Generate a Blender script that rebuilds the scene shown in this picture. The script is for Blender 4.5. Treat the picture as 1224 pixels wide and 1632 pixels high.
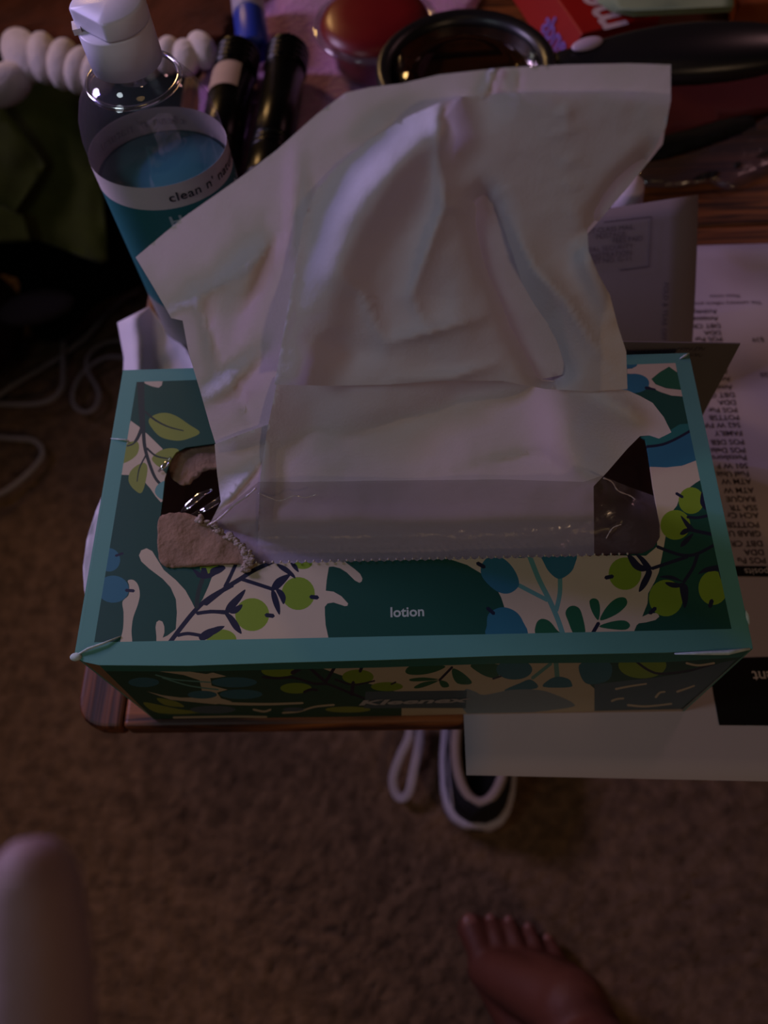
import bpy, bmesh, math, random
import numpy as np
from mathutils import Vector, Matrix, noise
from mathutils.geometry import delaunay_2d_cdt

for o in list(bpy.data.objects):
    bpy.data.objects.remove(o, do_unlink=True)
COL = bpy.context.scene.collection
SC = bpy.context.scene
TT = 0.42          # height of the table top above the carpet

# ------------------------------------------------------------------ camera
_C = Vector((.0078, -.1489, .3681 + TT)); _f = 1315.7
_P, _Y, _R = 1.0952, -.1098, -.1220
_F = Vector((math.sin(_Y)*math.cos(_P), math.cos(_Y)*math.cos(_P), -math.sin(_P)))
_r = _F.cross(Vector((0, 0, 1))).normalized(); _u = _r.cross(_F)
_RX = _r*math.cos(_R) + _u*math.sin(_R); _UX = -_r*math.sin(_R) + _u*math.cos(_R)
cam = bpy.data.cameras.new('camera'); co = bpy.data.objects.new('camera', cam); COL.objects.link(co)
M = Matrix((( _RX.x, _UX.x, -_F.x), (_RX.y, _UX.y, -_F.y), (_RX.z, _UX.z, -_F.z))).to_4x4()
M.translation = _C
co.matrix_world = M
cam.sensor_width = 36; cam.sensor_fit = 'AUTO'; cam.lens = 36*_f/1632
cam.clip_start = .01
cam.dof.use_dof = True; cam.dof.focus_distance = .29; cam.dof.aperture_fstop = cam.lens/3.4
SC.camera = co

# ------------------------------------------------------------------ world, lamps, exposure
wd = bpy.data.worlds.new('world'); SC.world = wd; wd.use_nodes = True
bg = wd.node_tree.nodes['Background']
bg.inputs[0].default_value = (1.0, .84, .84, 1); bg.inputs[1].default_value = .007
SC.view_settings.view_transform = 'Standard'; SC.view_settings.look = 'None'
SC.view_settings.gamma = 1; SC.view_settings.use_curve_mapping = False
SC.view_settings.exposure = 0.0

def lamp(name, loc, target, size, power, color, spread=180):
    l = bpy.data.lights.new(name, 'AREA'); l.shape = 'DISK'; l.spread = math.radians(spread); l.size = size; l.energy = power; l.color = color
    o = bpy.data.objects.new(name, l); COL.objects.link(o)
    o.location = Vector(loc) + Vector((0, 0, TT))
    d = (Vector(target) - Vector(loc)).normalized()
    o.rotation_euler = d.to_track_quat('-Z', 'Y').to_euler()
    return o
lamp('lavender_screen_light', (-.78, .42, .46), (0, .05, .13), .26, 1.4, (.78, .60, 1.0), 100)
lamp('cool_fill_light', (-.38, -.16, .50), (0, .03, .16), .14, .165, (.78, .91, 1.0), 125)  # fill light added near the camera to brighten the tissue front
lamp('warm_table_lamp', (-.80, 1.5, .65), (-.15, .3, -.05), .22, .85, (1.0, .58, .22), 80)
lamp('warm_floor_lamp', (1.0, -1.3, 1.0), (-.34, .0, -.42), .16, .42, (1.0, .64, .38), 60)
lamp('pink_fill_light', (.75, .85, .7), (.15, .1, 0), .2, .10, (1.0, .50, .52), 80)  # added light, tints the papers on the right pink
lamp('warm_ceiling_lamp', (.10, -.45, 1.70), (0, .1, 0), .42, .34, (1.0, .62, .26), 180)
lamp('blue_led', (-.62, .26, .42), (0, .03, .15), .03, .09, (.25, .18, 1.0), 60)

# ------------------------------------------------------------------ helpers
def ray(x, y): return _F + _RX*((x-612)/_f) - _UX*((y-816)/_f)
def atz(x, y, z): d = ray(x, y); return _C + d*((z+TT-_C.z)/d.z)
def aty(x, y, Y): d = ray(x, y); return _C + d*((Y-_C.y)/d.y)
def atd(x, y, t): return _C + ray(x, y)*t
def atplane(x, y, p0, n):
    d = ray(x, y); return _C + d*((p0-_C).dot(n)/d.dot(n))
def W(x, y, z): return Vector((x, y, z+TT))

def lin(h):
    out = []
    for i in (0, 2, 4):
        c = int(h[i:i+2], 16)/255
        out.append(c/12.92 if c <= .04045 else ((c+.055)/1.055)**2.4)
    return (*out, 1)

_m = {}
def mat(name, hexc, rough=.6, spec=.4, metal=0, var=.08, vscale=60, bump=0, bscale=300, trans=0, ior=1.45, sheen=0, trl=0, coat=0, stretch=None):
    if name in _m: return _m[name]
    m = bpy.data.materials.new(name); m.use_nodes = True
    nt = m.node_tree; N = nt.nodes; L = nt.links
    p = N['Principled BSDF']; out = N['Material Output']
    tc = N.new('ShaderNodeTexCoord'); src = tc.outputs['Object']
    if stretch:
        mp = N.new('ShaderNodeMapping'); mp.inputs['Scale'].default_value = stretch
        L.new(src, mp.inputs[0]); src = mp.outputs[0]
    c = lin(hexc)
    if var:
        n = N.new('ShaderNodeTexNoise'); n.inputs['Scale'].default_value = vscale; n.inputs['Detail'].default_value = 5
        L.new(src, n.inputs['Vector'])
        r = N.new('ShaderNodeValToRGB')
        r.color_ramp.elements[0].position = .3; r.color_ramp.elements[1].position = .7
        r.color_ramp.elements[0].color = tuple(v*(1-var) for v in c[:3]) + (1,)
        r.color_ramp.elements[1].color = tuple(min(1, v*(1+var)) for v in c[:3]) + (1,)
        L.new(n.outputs[0], r.inputs[0]); L.new(r.outputs[0], p.inputs['Base Color'])
    else: p.inputs['Base Color'].default_value = c
    p.inputs['Roughness'].default_value = rough
    p.inputs['Specular IOR Level'].default_value = spec
    p.inputs['Metallic'].default_value = metal
    p.inputs['IOR'].default_value = ior
    p.inputs['Transmission Weight'].default_value = trans
    p.inputs['Sheen Weight'].default_value = sheen
    p.inputs['Coat Weight'].default_value = coat
    if bump:
        n2 = N.new('ShaderNodeTexNoise'); n2.inputs['Scale'].default_value = bscale; n2.inputs['Detail'].default_value = 4
        L.new(src, n2.inputs['Vector'])
        b = N.new('ShaderNodeBump'); b.inputs['Strength'].default_value = bump; b.inputs['Distance'].default_value = .002
        L.new(n2.outputs[0], b.inputs['Height']); L.new(b.outputs[0], p.inputs['Normal'])
    if trl:
        t = N.new('ShaderNodeBsdfTranslucent'); t.inputs[0].default_value = c
        mx = N.new('ShaderNodeMixShader'); mx.inputs[0].default_value = trl
        L.new(p.outputs[0], mx.inputs[1]); L.new(t.outputs[0], mx.inputs[2]); L.new(mx.outputs[0], out.inputs[0])
    _m[name] = m
    return m

def film_mat(name, tint, gloss=.12, diffuse=.25, rough=.12, bump=.6, bscale=120):
    """thin clear film: mostly lets light through, a little haze and a wrinkled gloss"""
    if name in _m: return _m[name]
    m = bpy.data.materials.new(name); m.use_nodes = True
    nt = m.node_tree; N = nt.nodes; L = nt.links
    N.remove(N['Principled BSDF']); out = N['Material Output']
    tr = N.new('ShaderNodeBsdfTransparent'); tr.inputs[0].default_value = (.93, .92, .93, 1)
    df = N.new('ShaderNodeBsdfDiffuse'); df.inputs[0].default_value = lin(tint)
    gl = N.new('ShaderNodeBsdfGlossy'); gl.inputs['Roughness'].default_value = rough
    nz = N.new('ShaderNodeTexNoise'); nz.inputs['Scale'].default_value = bscale; nz.inputs['Detail'].default_value = 3
    tc = N.new('ShaderNodeTexCoord'); L.new(tc.outputs['Object'], nz.inputs['Vector'])
    bp = N.new('ShaderNodeBump'); bp.inputs['Strength'].default_value = bump; bp.inputs['Distance'].default_value = .002
    L.new(nz.outputs[0], bp.inputs['Height']); L.new(bp.outputs[0], gl.inputs['Normal'])
    a = N.new('ShaderNodeMixShader'); a.inputs[0].default_value = diffuse
    L.new(tr.outputs[0], a.inputs[1]); L.new(df.outputs[0], a.inputs[2])
    b = N.new('ShaderNodeMixShader'); b.inputs[0].default_value = gloss
    L.new(a.outputs[0], b.inputs[1]); L.new(gl.outputs[0], b.inputs[2]); L.new(b.outputs[0], out.inputs[0])
    _m[name] = m
    return m

def tag(o, label=None, cat=None, group=None, kind=None):
    if label: o['label'] = label
    if cat: o['category'] = cat
    if group: o['group'] = group
    if kind: o['kind'] = kind
    return o

def thing(name, label, cat, loc, group=None):
    o = bpy.data.objects.new(name, None); COL.objects.link(o); o.location = loc; o.empty_display_size = .02
    return tag(o, label, cat, group)

def wloc(o):
    v = Vector((0, 0, 0))
    while o is not None: v += o.location; o = o.parent
    return v

def obj(name, verts, faces, mats, parent=None, smooth=True, midx=None, origin=None):
    """one mesh object from world-space vertices"""
    vs = [Vector(v) for v in verts]
    if parent is not None: base = wloc(parent); loc = Vector((0, 0, 0))
    else:
        if origin is None:
            a = np.array([tuple(v) for v in vs]); origin = Vector(((a[:, 0].min()+a[:, 0].max())/2, (a[:, 1].min()+a[:, 1].max())/2, a[:, 2].min()))
        base = Vector(origin); loc = base
    me = bpy.data.meshes.new(name); me.from_pydata([tuple(v-base) for v in vs], [], [tuple(f) for f in faces])
    if not isinstance(mats, (list, tuple)): mats = [mats]
    for m in mats: me.materials.append(m)
    if midx is not None: me.polygons.foreach_set('material_index', midx)
    if smooth: me.polygons.foreach_set('use_smooth', [True]*len(me.polygons))
    me.update()
    o = bpy.data.objects.new(name, me); COL.objects.link(o); o.location = loc; o.parent = parent
    return o

def clean(o, merge=1e-6):
    bm = bmesh.new(); bm.from_mesh(o.data); bmesh.ops.remove_doubles(bm, verts=bm.verts, dist=merge)
    bmesh.ops.recalc_face_normals(bm, faces=bm.faces); bm.to_mesh(o.data); bm.free(); return o

def solid(o, t, offset=-1, mat_off=0):
    s = o.modifiers.new('thickness', 'SOLIDIFY'); s.thickness = t; s.offset = offset; s.material_offset = mat_off; return o
def bevel(o, w, seg=2, ang=40):
    b = o.modifiers.new('bevel', 'BEVEL'); b.width = w; b.segments = seg; b.limit_method = 'ANGLE'; b.angle_limit = math.radians(ang); return o
def subsurf(o, n=1):
    s = o.modifiers.new('sub', 'SUBSURF'); s.levels = n; s.render_levels = n; return o

class MB:
    def __init__(s): s.v = []; s.f = []
    def add(s, v, f):
        k = len(s.v); s.v += [Vector(p) for p in v]; s.f += [tuple(i+k for i in q) for q in f]; return s
    def box(s, lo, hi, Mx=None):
        x0, y0, z0 = lo; x1, y1, z1 = hi
        v = [Vector(p) for p in ((x0,y0,z0),(x1,y0,z0),(x1,y1,z0),(x0,y1,z0),(x0,y0,z1),(x1,y0,z1),(x1,y1,z1),(x0,y1,z1))]
        if Mx: v = [Mx @ p for p in v]
        return s.add(v, [(0,3,2,1),(4,5,6,7),(0,1,5,4),(1,2,6,5),(2,3,7,6),(3,0,4,7)])
    def tube(s, pts, rad, n=12, cap=True, flat=1.0, up=None):
        pts = [Vector(p) for p in pts]; m = len(pts)
        if not hasattr(rad, '__len__'): rad = [rad]*m
        rings = []; prev = None
        for i, p in enumerate(pts):
            t = (pts[min(i+1, m-1)]-pts[max(i-1, 0)]).normalized()
            if up is not None: a = t.cross(Vector(up))
            elif prev is None: a = t.cross(Vector((0, 0, 1)) if abs(t.z) < .9 else Vector((1, 0, 0)))
            else: a = prev - t*prev.dot(t)
            a.normalize(); prev = a; b = t.cross(a)
            rings.append([p + (a*math.cos(k*2*math.pi/n) + b*math.sin(k*2*math.pi/n)*flat)*rad[i] for k in range(n)])
        v = [q for r in rings for q in r]; f = []
        for i in range(m-1):
            for k in range(n):
                f.append((i*n+k, i*n+(k+1) % n, (i+1)*n+(k+1) % n, (i+1)*n+k))
        if cap: f.append(tuple(range(n-1, -1, -1))); f.append(tuple((m-1)*n+k for k in range(n)))
        return s.add(v, f)
    def lathe(s, prof, Mx, n=48, sx=None, cap0=False, cap1=False):
        """prof: (r, z) pairs; sx: optional function z -> (x scale, y scale)"""
        v = []; f = []; m = len(prof)
        for r_, z in prof:
            a, b = sx(z) if sx else (1, 1)
            for k in range(n):
                t = 2*math.pi*k/n; v.append(Mx @ Vector((r_*a*math.cos(t), r_*b*math.sin(t), z)))
        for i in range(m-1):
            for k in range(n): f.append((i*n+k, i*n+(k+1) % n, (i+1)*n+(k+1) % n, (i+1)*n+k))
        if cap0: f.append(tuple(range(n-1, -1, -1)))
        if cap1: f.append(tuple((m-1)*n+k for k in range(n)))
        return s.add(v, f)
    def ball(s, c, r, n=10, Mx=None):
        c = Vector(c); v = []; f = []
        rr = r if hasattr(r, '__len__') else (r, r, r)
        for i in range(n+1):
            th = math.pi*i/n
            for k in range(2*n):
                ph = math.pi*k/n; q = Vector((rr[0]*math.sin(th)*math.cos(ph), rr[1]*math.sin(th)*math.sin(ph), rr[2]*math.cos(th)))
                if Mx: q = Mx @ q
                v.append(c+q)
        for i in range(n):
            for k in range(2*n): f.append((i*2*n+k, i*2*n+(k+1) % (2*n), (i+1)*2*n+(k+1) % (2*n), (i+1)*2*n+k))
        return s.add(v, f)
    def build(s, name, m, parent=None, smooth=True, **kw): return clean(obj(name, s.v, s.f, m, parent, smooth, **kw))

def T(x, y, z): return Matrix.Translation(Vector((x, y, z+TT)))

def spline(pts, n=8, closed=False):
    pts = [tuple(p) for p in pts]; m = len(pts); out = []; P = np.array(pts, float)
    rng = range(m if closed else m-1)
    for i in rng:
        if closed: a, b, c, d = P[(i-1) % m], P[i], P[(i+1) % m], P[(i+2) % m]
        else: a, b, c, d = P[max(i-1, 0)], P[i], P[i+1], P[min(i+2, m-1)]
        for k in range(n):
            t = k/n
            out.append(tuple(.5*((2*b)+(c-a)*t+(2*a-5*b+4*c-d)*t*t+(3*b-a-3*c+d)*t**3)))
    if not closed: out.append(tuple(P[-1]))
    return out

def inside(poly, X, Y):
    r = np.zeros(len(X), bool); n = len(poly)
    for i in range(n):
        x0, y0 = poly[i]; x1, y1 = poly[(i+1) % n]
        if y0 == y1: continue
        c = ((y0 > Y) != (y1 > Y)) & (X < (x1-x0)*(Y-y0)/(y1-y0)+x0)
        r ^= c
    return r

def printed_sheet(outline, holes, layers, cell=None):
    """triangulates a flat printed card: outline, holes and printed shapes all become edges of ONE flat mesh.
    returns 2D verts, triangles, material index (painter's order of the layers, 0 = background)"""
    V = []; E = []
    def loop(p):
        k = len(V); V.extend([Vector(q) for q in p]); n = len(p)
        E.extend([(k+i, k+(i+1) % n) for i in range(n)])
    loop(outline)
    for h in holes: loop(h)
    for _, p in layers: loop(p)
    if cell:
        xs = [p[0] for p in outline]; ys = [p[1] for p in outline]
        gx, gy = np.meshgrid(np.arange(min(xs)+cell/2, max(xs), cell), np.arange(min(ys)+cell/2, max(ys), cell))
        gx = gx.ravel(); gy = gy.ravel(); gx = gx + (np.arange(len(gx)) % 3-1)*cell*.07
        k = inside(outline, gx, gy)
        V.extend([Vector((a, b)) for a, b in zip(gx[k], gy[k])])
    vo, eo, fo, *_ = delaunay_2d_cdt(V, E, [], 0, 1e-4)
    v2 = np.array([tuple(v) for v in vo]); F = np.array([f for f in fo if len(f) == 3])
    c = v2[F].mean(1); X, Y = c[:, 0], c[:, 1]
    keep = inside(outline, X, Y)
    for h in holes: keep &= ~inside(h, X, Y)
    idx = np.zeros(len(F), int)
    for m_, p in layers: idx[inside(p, X, Y)] = m_
    F = F[keep]; idx = idx[keep]
    used = np.unique(F); rm = -np.ones(len(v2), int); rm[used] = np.arange(len(used))
    # uniform winding
    a, b, c3 = v2[F[:, 0]], v2[F[:, 1]], v2[F[:, 2]]
    s = (b[:, 0]-a[:, 0])*(c3[:, 1]-a[:, 1])-(b[:, 1]-a[:, 1])*(c3[:, 0]-a[:, 0])
    F[s > 0] = F[s > 0][:, ::-1]
    return v2[used], rm[F], idx

def text_mesh(s, size, shear=0, align='LEFT', bold=0, spacing=1):
    c = bpy.data.curves.new('t', 'FONT'); c.body = s; c.size = size; c.shear = shear; c.align_x = align; c.align_y = 'CENTER'
    c.offset = bold; c.resolution_u = 3; c.space_character = spacing
    o = bpy.data.objects.new('t', c); COL.objects.link(o)
    me = bpy.data.meshes.new_from_object(o, depsgraph=None) if False else o.to_mesh()
    v = [Vector(q.co) for q in me.vertices]; f = [tuple(q.vertices) for q in me.polygons]
    o.to_mesh_clear(); bpy.data.objects.remove(o); bpy.data.curves.remove(c)
    return v, f

def text_into(mb, s, p0, ex, ey, size, sx=1, sy=1, **kw):
    v, f = text_mesh(s, size, **kw)
    mb.add([p0 + ex*(q.x*sx) + ey*(q.y*sy) for q in v], f)

# ------------------------------------------------------------------ the setting: carpet
def floor():
    nx, ny = 420, 420; x0, x1, y0, y1 = -1.6, 1.6, -1.6, 1.9
    # denser grid where the carpet is seen
    def warp(n, a, b, c, w):
        t = np.linspace(-1, 1, n); s = t*(.4+.6*t*t); return np.where(s < 0, c+(c-a)*s, c+(b-c)*s)
    xs = warp(nx, x0, x1, -.02, 1); ys = warp(ny, y0, y1, -.1, 1)
    rs = np.random.RandomState(3)
    X, Y = np.meshgrid(xs, ys)
    def vn(X, Y, s, seed):
        r = np.random.RandomState(seed).rand(512, 512)
        u = X*s+200; v = Y*s+200; i = np.floor(u).astype(int); j = np.floor(v).astype(int); fu = u-i; fv = v-j
        fu = fu*fu*(3-2*fu); fv = fv*fv*(3-2*fv)
        g = lambda a, b: r[a % 512, b % 512]
        return (g(i, j)*(1-fu)+g(i+1, j)*fu)*(1-fv)+(g(i, j+1)*(1-fu)+g(i+1, j+1)*fu)*fv
    Z = .002*vn(X, Y, 60, 1)+.003*vn(X, Y, 190, 2)+.0035*rs.rand(ny, nx)-.009
    V = np.stack([X.ravel(), Y.ravel(), Z.ravel()], 1)
    i = np.arange(nx*ny).reshape(ny, nx)
    F = np.stack([i[:-1, :-1], i[:-1, 1:], i[1:, 1:], i[1:, :-1]], -1).reshape(-1, 4)
    m = mat('brown_carpet', '6c543f', rough=1, spec=.05, var=.38, vscale=75, bump=1.0, bscale=420, sheen=.2)
    me = bpy.data.meshes.new('floor'); me.from_pydata(V.tolist(), [], F.tolist()); me.materials.append(m)
    me.polygons.foreach_set('use_smooth', [True]*len(me.polygons))
    o = bpy.data.objects.new('floor', me); COL.objects.link(o); tag(o, 'brown mottled cut pile carpet', kind='structure')
floor()

# ------------------------------------------------------------------ table
def wood_mat(name, c0, c1, along):
    m = bpy.data.materials.new(name); m.use_nodes = True; nt = m.node_tree; N = nt.nodes; L = nt.links; p = N['Principled BSDF']
    tc = N.new('ShaderNodeTexCoord'); mp = N.new('ShaderNodeMapping')
    mp.inputs['Scale'].default_value = (6, 130, 60) if along == 'x' else (130, 6, 60)
    n = N.new('ShaderNodeTexNoise'); n.inputs['Scale'].default_value = 2.2; n.inputs['Detail'].default_value = 8; n.inputs['Distortion'].default_value = .6
    r = N.new('ShaderNodeValToRGB'); r.color_ramp.elements[0].position = .38; r.color_ramp.elements[1].position = .62
    r.color_ramp.elements[0].color = lin(c0); r.color_ramp.elements[1].color = lin(c1)
    L.new(tc.outputs['Object'], mp.inputs[0]); L.new(mp.outputs[0], n.inputs['Vector']); L.new(n.outputs[0], r.inputs[0]); L.new(r.outputs[0], p.inputs['Base Color'])
    b = N.new('ShaderNodeBump'); b.inputs['Strength'].default_value = .25; b.inputs['Distance'].default_value = .001
    L.new(n.outputs[0], b.inputs['Height']); L.new(b.outputs[0], p.inputs['Normal'])
    p.inputs['Roughness'].default_value = .5; p.inputs['Specular IOR Level'].default_value = .35
    return m
WX = wood_mat('oak_grain_lengthwise', '2e160b', '804a24', 'x'); WY = wood_mat('oak_grain_crosswise', '2c150b', '744020', 'y')
XL, XR, YF, YB = -.1535, .62, -.0665, .62
tb = thing('coffee_table', 'low red-brown oak table under the tissue box', 'table', W((XL+XR)/2, (YF+YB)/2, -TT))
def board(name, x0, x1, y0, y1, m, z0=-.013, corner=False):
    mb = MB()
    if corner:   # rounded outer front-left corner
        r = .014; pts = [(x1, y0), (x1, y1), (x0, y1)] + [(x0+r-r*math.cos(a), y0+r-r*math.sin(a)) for a in [i*math.pi/2/6 for i in range(7)]]
        pts = pts[::-1]; n = len(pts)
        v = [W(a, b, z0) for a, b in pts] + [W(a, b, 0) for a, b in pts]
        f = [tuple(range(n))[::-1], tuple(range(n, 2*n))] + [(i, (i+1) % n, n+(i+1) % n, n+i) for i in range(n)]
        mb.add(v, f)
    else: mb.box((x0, y0, z0+TT), (x1, y1, TT))
    o = mb.build(name, m, tb, smooth=False); return bevel(o, .0022, 3)
g = .0006
board('end_rail', XL, XL+.022, YF, YB, WY, corner=True)
board('front_rail', XL+.022+g, XR-.022, YF, YF+.055, WX)
y = YF+.055+g
while y < YB-.05:
    y2 = min(y+.078, YB); board('plank', XL+.022+g, XR-.022, y, y2, WX); y = y2+g
board('end_rail', XR-.022+g, XR, YF, YB, WY)
for lx in (-.02, .50):
    for ly in (.17, .53):
        MB().tube([W(lx, ly, -TT+.001), W(lx, ly, -.25), W(lx, ly, -.0135)], [.018, .022, .026], 16).build('leg', WX, tb)
MB().box((-.03, .16, TT-.06), (.51, .54, TT-.0135)).build('apron', WX, tb, smooth=False)

# ------------------------------------------------------------------ tissue box
H = .0917
def crop(x0, y0, s):
    return lambda pts: [(x0+a/s, y0+b/s) for a, b in pts]
c1 = crop(120, 580, 4.708); c2 = crop(110, 840, 4.708); c3 = crop(340, 860, 4.708); c4 = crop(740, 860, 4.708)
c5 = crop(960, 820, 4.708); c6 = crop(960, 540, 4.708); c8 = crop(450, 860, 3.06); ident = lambda p: list(p)
PAL = ['pine_green', 'mint_border', 'cream', 'lime', 'navy', 'blue', 'leaf_green', 'sage_stem', 'olive_stem', 'olive_leaf', 'slate', 'deep_mint', 'steel', 'card']
HEX = ['0b4032', '4c8478', 'aaa088', '6a8620', '10182c', '23606f', '155236', '51867e', '20302a', '727f34', '3c525c', '1d645a', '6c7c84', '9a8270']
PM = [mat('print_'+n, h, rough=.48, spec=.4, var=.03, vscale=40) for n, h in zip(PAL, HEX)]
def I(n): return PAL.index(n)
layers = []
def blob(c, f, pts, smooth=True): layers.append((I(c), spline(f(pts), 4, True) if smooth else f(pts)))
def ell(c, f, cx, cy, rx, ry, rot=0):
    n = 26; R = math.radians(rot)
    layers.append((I(c), f([(cx+rx*math.cos(t)*math.cos(R)-ry*math.sin(t)*math.sin(R), cy+rx*math.cos(t)*math.sin(R)+ry*math.sin(t)*math.cos(R)) for t in [i*2*math.pi/n for i in range(n)]])))
def stroke(c, f, pts, w, w2=None):
    w2 = w if w2 is None else w2
    P = spline(pts, 5) if len(pts) > 2 else [tuple(p) for p in pts]
    if len(pts) == 2: P = [tuple(np.array(pts[0])*(1-t)+np.array(pts[1])*t) for t in (0, .5, 1)]
    n = len(P); Lf = []; Rt = []
    for i, (a, b) in enumerate(P):
        x0, y0 = P[max(i-1, 0)]; x1, y1 = P[min(i+1, n-1)]; d = math.hypot(x1-x0, y1-y0) or 1
        nx, ny = -(y1-y0)/d, (x1-x0)/d; h = (w+(w2-w)*i/(n-1))/2
        Lf.append((a+nx*h, b+ny*h)); Rt.append((a-nx*h, b-ny*h))
    (ax, ay), (bx, by) = P[0], P[1]; d = math.hypot(bx-ax, by-ay); s0 = (ax-(bx-ax)/d*w*.42, ay-(by-ay)/d*w*.42)
    (ax, ay), (bx, by) = P[-1], P[-2]; d = math.hypot(bx-ax, by-ay); s1 = (ax-(bx-ax)/d*w2*.42, ay-(by-ay)/d*w2*.42)
    layers.append((I(c), f(Lf+[s1]+Rt[::-1]+[s0])))
ART = [(217.7, 608.7), (1076.4, 578.5), (1166, 1002.3), (150, 1023.7)]
HOLE = [(262, 900), (254, 890), (251, 870), (253, 838), (258, 800), (262, 762), (270, 735), (280, 720), (296, 712), (345, 705),
        (600, 697), (900, 690), (1005, 692), (1019, 694), (1029, 700), (1033, 720), (1041, 775), (1052, 835), (1052, 855), (1042, 872), (1024, 881), (1000, 883)]
# zigzag perforation along the front lip
zz = []
n_ = 92
for i in range(n_+1):
    t = i/n_; x = 1000+(395-1000)*t; yy = 883+(897-883)*t
    zz.append((x, yy + (1.6 if i % 2 else -1.6)))
HOLE = HOLE + zz + [(330, 902), (290, 903)]
OUT = [(118, 1047), (196, 590), (640, 577), (1098, 562.5), (1198, 1022), (1200, 1034), (1060, 1040), (800, 1045), (600, 1052), (450, 1056), (300, 1061), (158, 1060), (135, 1055)]
# ---- cream grounds
blob('cream', c1, [(500,128),(655,130),(648,160),(625,178),(575,168),(530,150)], False)
blob('cream', c1, [(415,425),(485,475),(500,520),(530,515),(655,635),(580,700),(600,740),(690,830),(690,1000),(640,1035),(600,990),(560,930),(515,880),(400,832),(330,830),(380,560)], False)
blob('cream', c2, [(440,400),(480,395),(515,430),(530,500),(515,580),(480,680),(468,780),(468,880),(385,880),(405,760),(408,640),(400,560),(445,510),(450,440)])
F1 = c2([(655,885),(655,820),(648,750),(655,712),(675,698),(700,708),(714,745),(715,790),(702,830),(740,812),(800,765),(808,640),(800,540),(760,450),(700,385),(600,310),(540,255),(523,210),(540,172),(580,156),(622,178),(660,240),(710,320),(800,395),(870,470),(920,560),(945,612),(1000,540),(1040,450),(1070,370),(1110,320)]) + \
     [(352, 895), (540, 885)] + c3([(1000,170),(1060,215),(1100,250),(1117,285),(1112,308),(1095,318),(1060,300),(1000,240),(950,208),(900,195),(865,197),(848,300),(842,378),(900,385),(960,420),(1010,475),(1005,492),(985,495),(950,483),(900,467),(855,475),(835,500),(836,560),(842,640),(862,730),(866,775)])
layers.append((I('cream'), F1))
G1 = [(700, 880)] + c8([(800,85),(900,118),(970,160),(1040,225),(1068,280),(1084,330),(1084,480)]) + c5([(235,890),(242,868),(258,830),(275,815),(330,808),(400,790),(428,765),(415,735),(345,745),(300,765),(340,665),(345,590),(395,500),(425,430),(445,330),(465,230),(478,150),(480,100)]) + \
     c6([(520,1300),(560,1250),(580,1195),(640,1125),(700,1080),(760,1045),(730,890),(600,950),(480,962),(340,955),(400,1290)]) + [(1048, 870), (1030, 885)]
layers.append((I('cream'), G1))
blob('cream', c6, [(185,225),(225,222),(260,185),(290,170),(548,170),(562,255),(500,210),(430,250),(368,300),(400,340),(480,370),(610,385),(612,432),(520,425),(430,395),(340,350),(300,290),(240,262),(185,260)], False)
# ---- upper left sprig
stroke('olive_stem', c1, [(490,125),(495,300),(505,500)], 56, 40)
stroke('olive_stem', c1, [(510,480),(520,620),(560,760),(610,870),(690,935)], 28, 20)
stroke('olive_stem', c1, [(500,480),(450,580),(385,618)], 30, 14)
blob('olive_leaf', c1, [(548,425),(600,378),(680,365),(760,390),(850,450),(932,510),(850,555),(760,572),(650,550),(590,500)])
blob('olive_leaf', c1, [(575,700),(640,645),(720,628),(775,645),(740,710),(680,770),(630,770),(590,740)])
blob('olive_leaf', c1, [(340,650),(400,590),(460,580),(478,620),(460,680),(400,728),(335,742)])
blob('olive_leaf', c1, [(520,740),(540,800),(500,960),(440,940),(400,880),(410,810),(460,760)])
blob('sage_stem', c1, [(690,875),(620,900),(595,960),(640,1010),(690,1000)])
stroke('olive_stem', c1, [(520,355),(600,420),(700,470),(810,497)], 18, 8)
stroke('olive_stem', c1, [(535,630),(600,685),(680,705),(740,707)], 17, 7)
stroke('olive_stem', c1, [(530,680),(480,780),(462,880)], 13, 7)
stroke('olive_stem', c1, [(470,560),(430,600),(388,615)], 15, 9)
# ---- left blue berries
ell('blue', c2, 300, 245, 82, 88); ell('blue', c2, 330, 465, 118, 102)
stroke('navy', c2, [(350,214),(402,196)], 18); stroke('navy', c2, [(427,473),(484,477)], 24)
# ---- lime berries lower left
ell('lime', c2, 1050, 300, 70, 55); ell('lime', c3, 635, 400, 125, 125); ell('lime', c3, 290, 560, 128, 125); ell('lime', c3, 62, 752, 112, 80); ell('lime', c3, 670, 170, 70, 45)
stroke('navy', c2, [(745,880),(850,740),(950,618),(1050,530),(1224,430)], 34)
stroke('navy', c3, [(-60,480),(90,360),(200,290),(300,225),(460,150)], 34)
stroke('navy', c2, [(960,645),(1070,632),(1170,640)], 28); stroke('navy', c3, [(-30,537),(90,540)], 28)
stroke('navy', c3, [(85,350),(120,280),(165,180)], 28); stroke('navy', c3, [(205,290),(330,330),(445,368)], 28)
stroke('navy', c2, [(815,812),(890,798),(985,812)], 26)
stroke('olive_stem', c2, [(955,600),(965,500),(1000,380)], 32)
blob('navy', c2, [(915,300),(960,372),(1010,385),(1060,378),(1175,305),(1160,292),(1100,318),(1040,345),(1025,300),(990,300),(985,340)], False)
for q in ([(85,540),(115,470),(232,370),(222,420),(165,500),(110,552)], [(120,545),(165,500),(215,483),(205,520),(165,552)], [(80,545),(130,560),(185,625),(212,705),(155,670),(110,600)],
          [(430,372),(470,290),(572,250),(560,285),(490,362)], [(437,370),(470,400),(498,490),(495,562),(455,495),(433,420)], [(465,365),(515,378),(542,430),(525,482),(495,430)],
          [(473,175),(540,195),(600,250),(612,286),(560,255),(500,215)], [(575,165),(620,180),(638,238),(595,205)], [(-20,262),(40,250),(88,210),(60,188),(-20,215)], [(-40,700),(10,655),(82,648),(40,690),(-20,720)]):
    blob('navy', c3, q)
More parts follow.
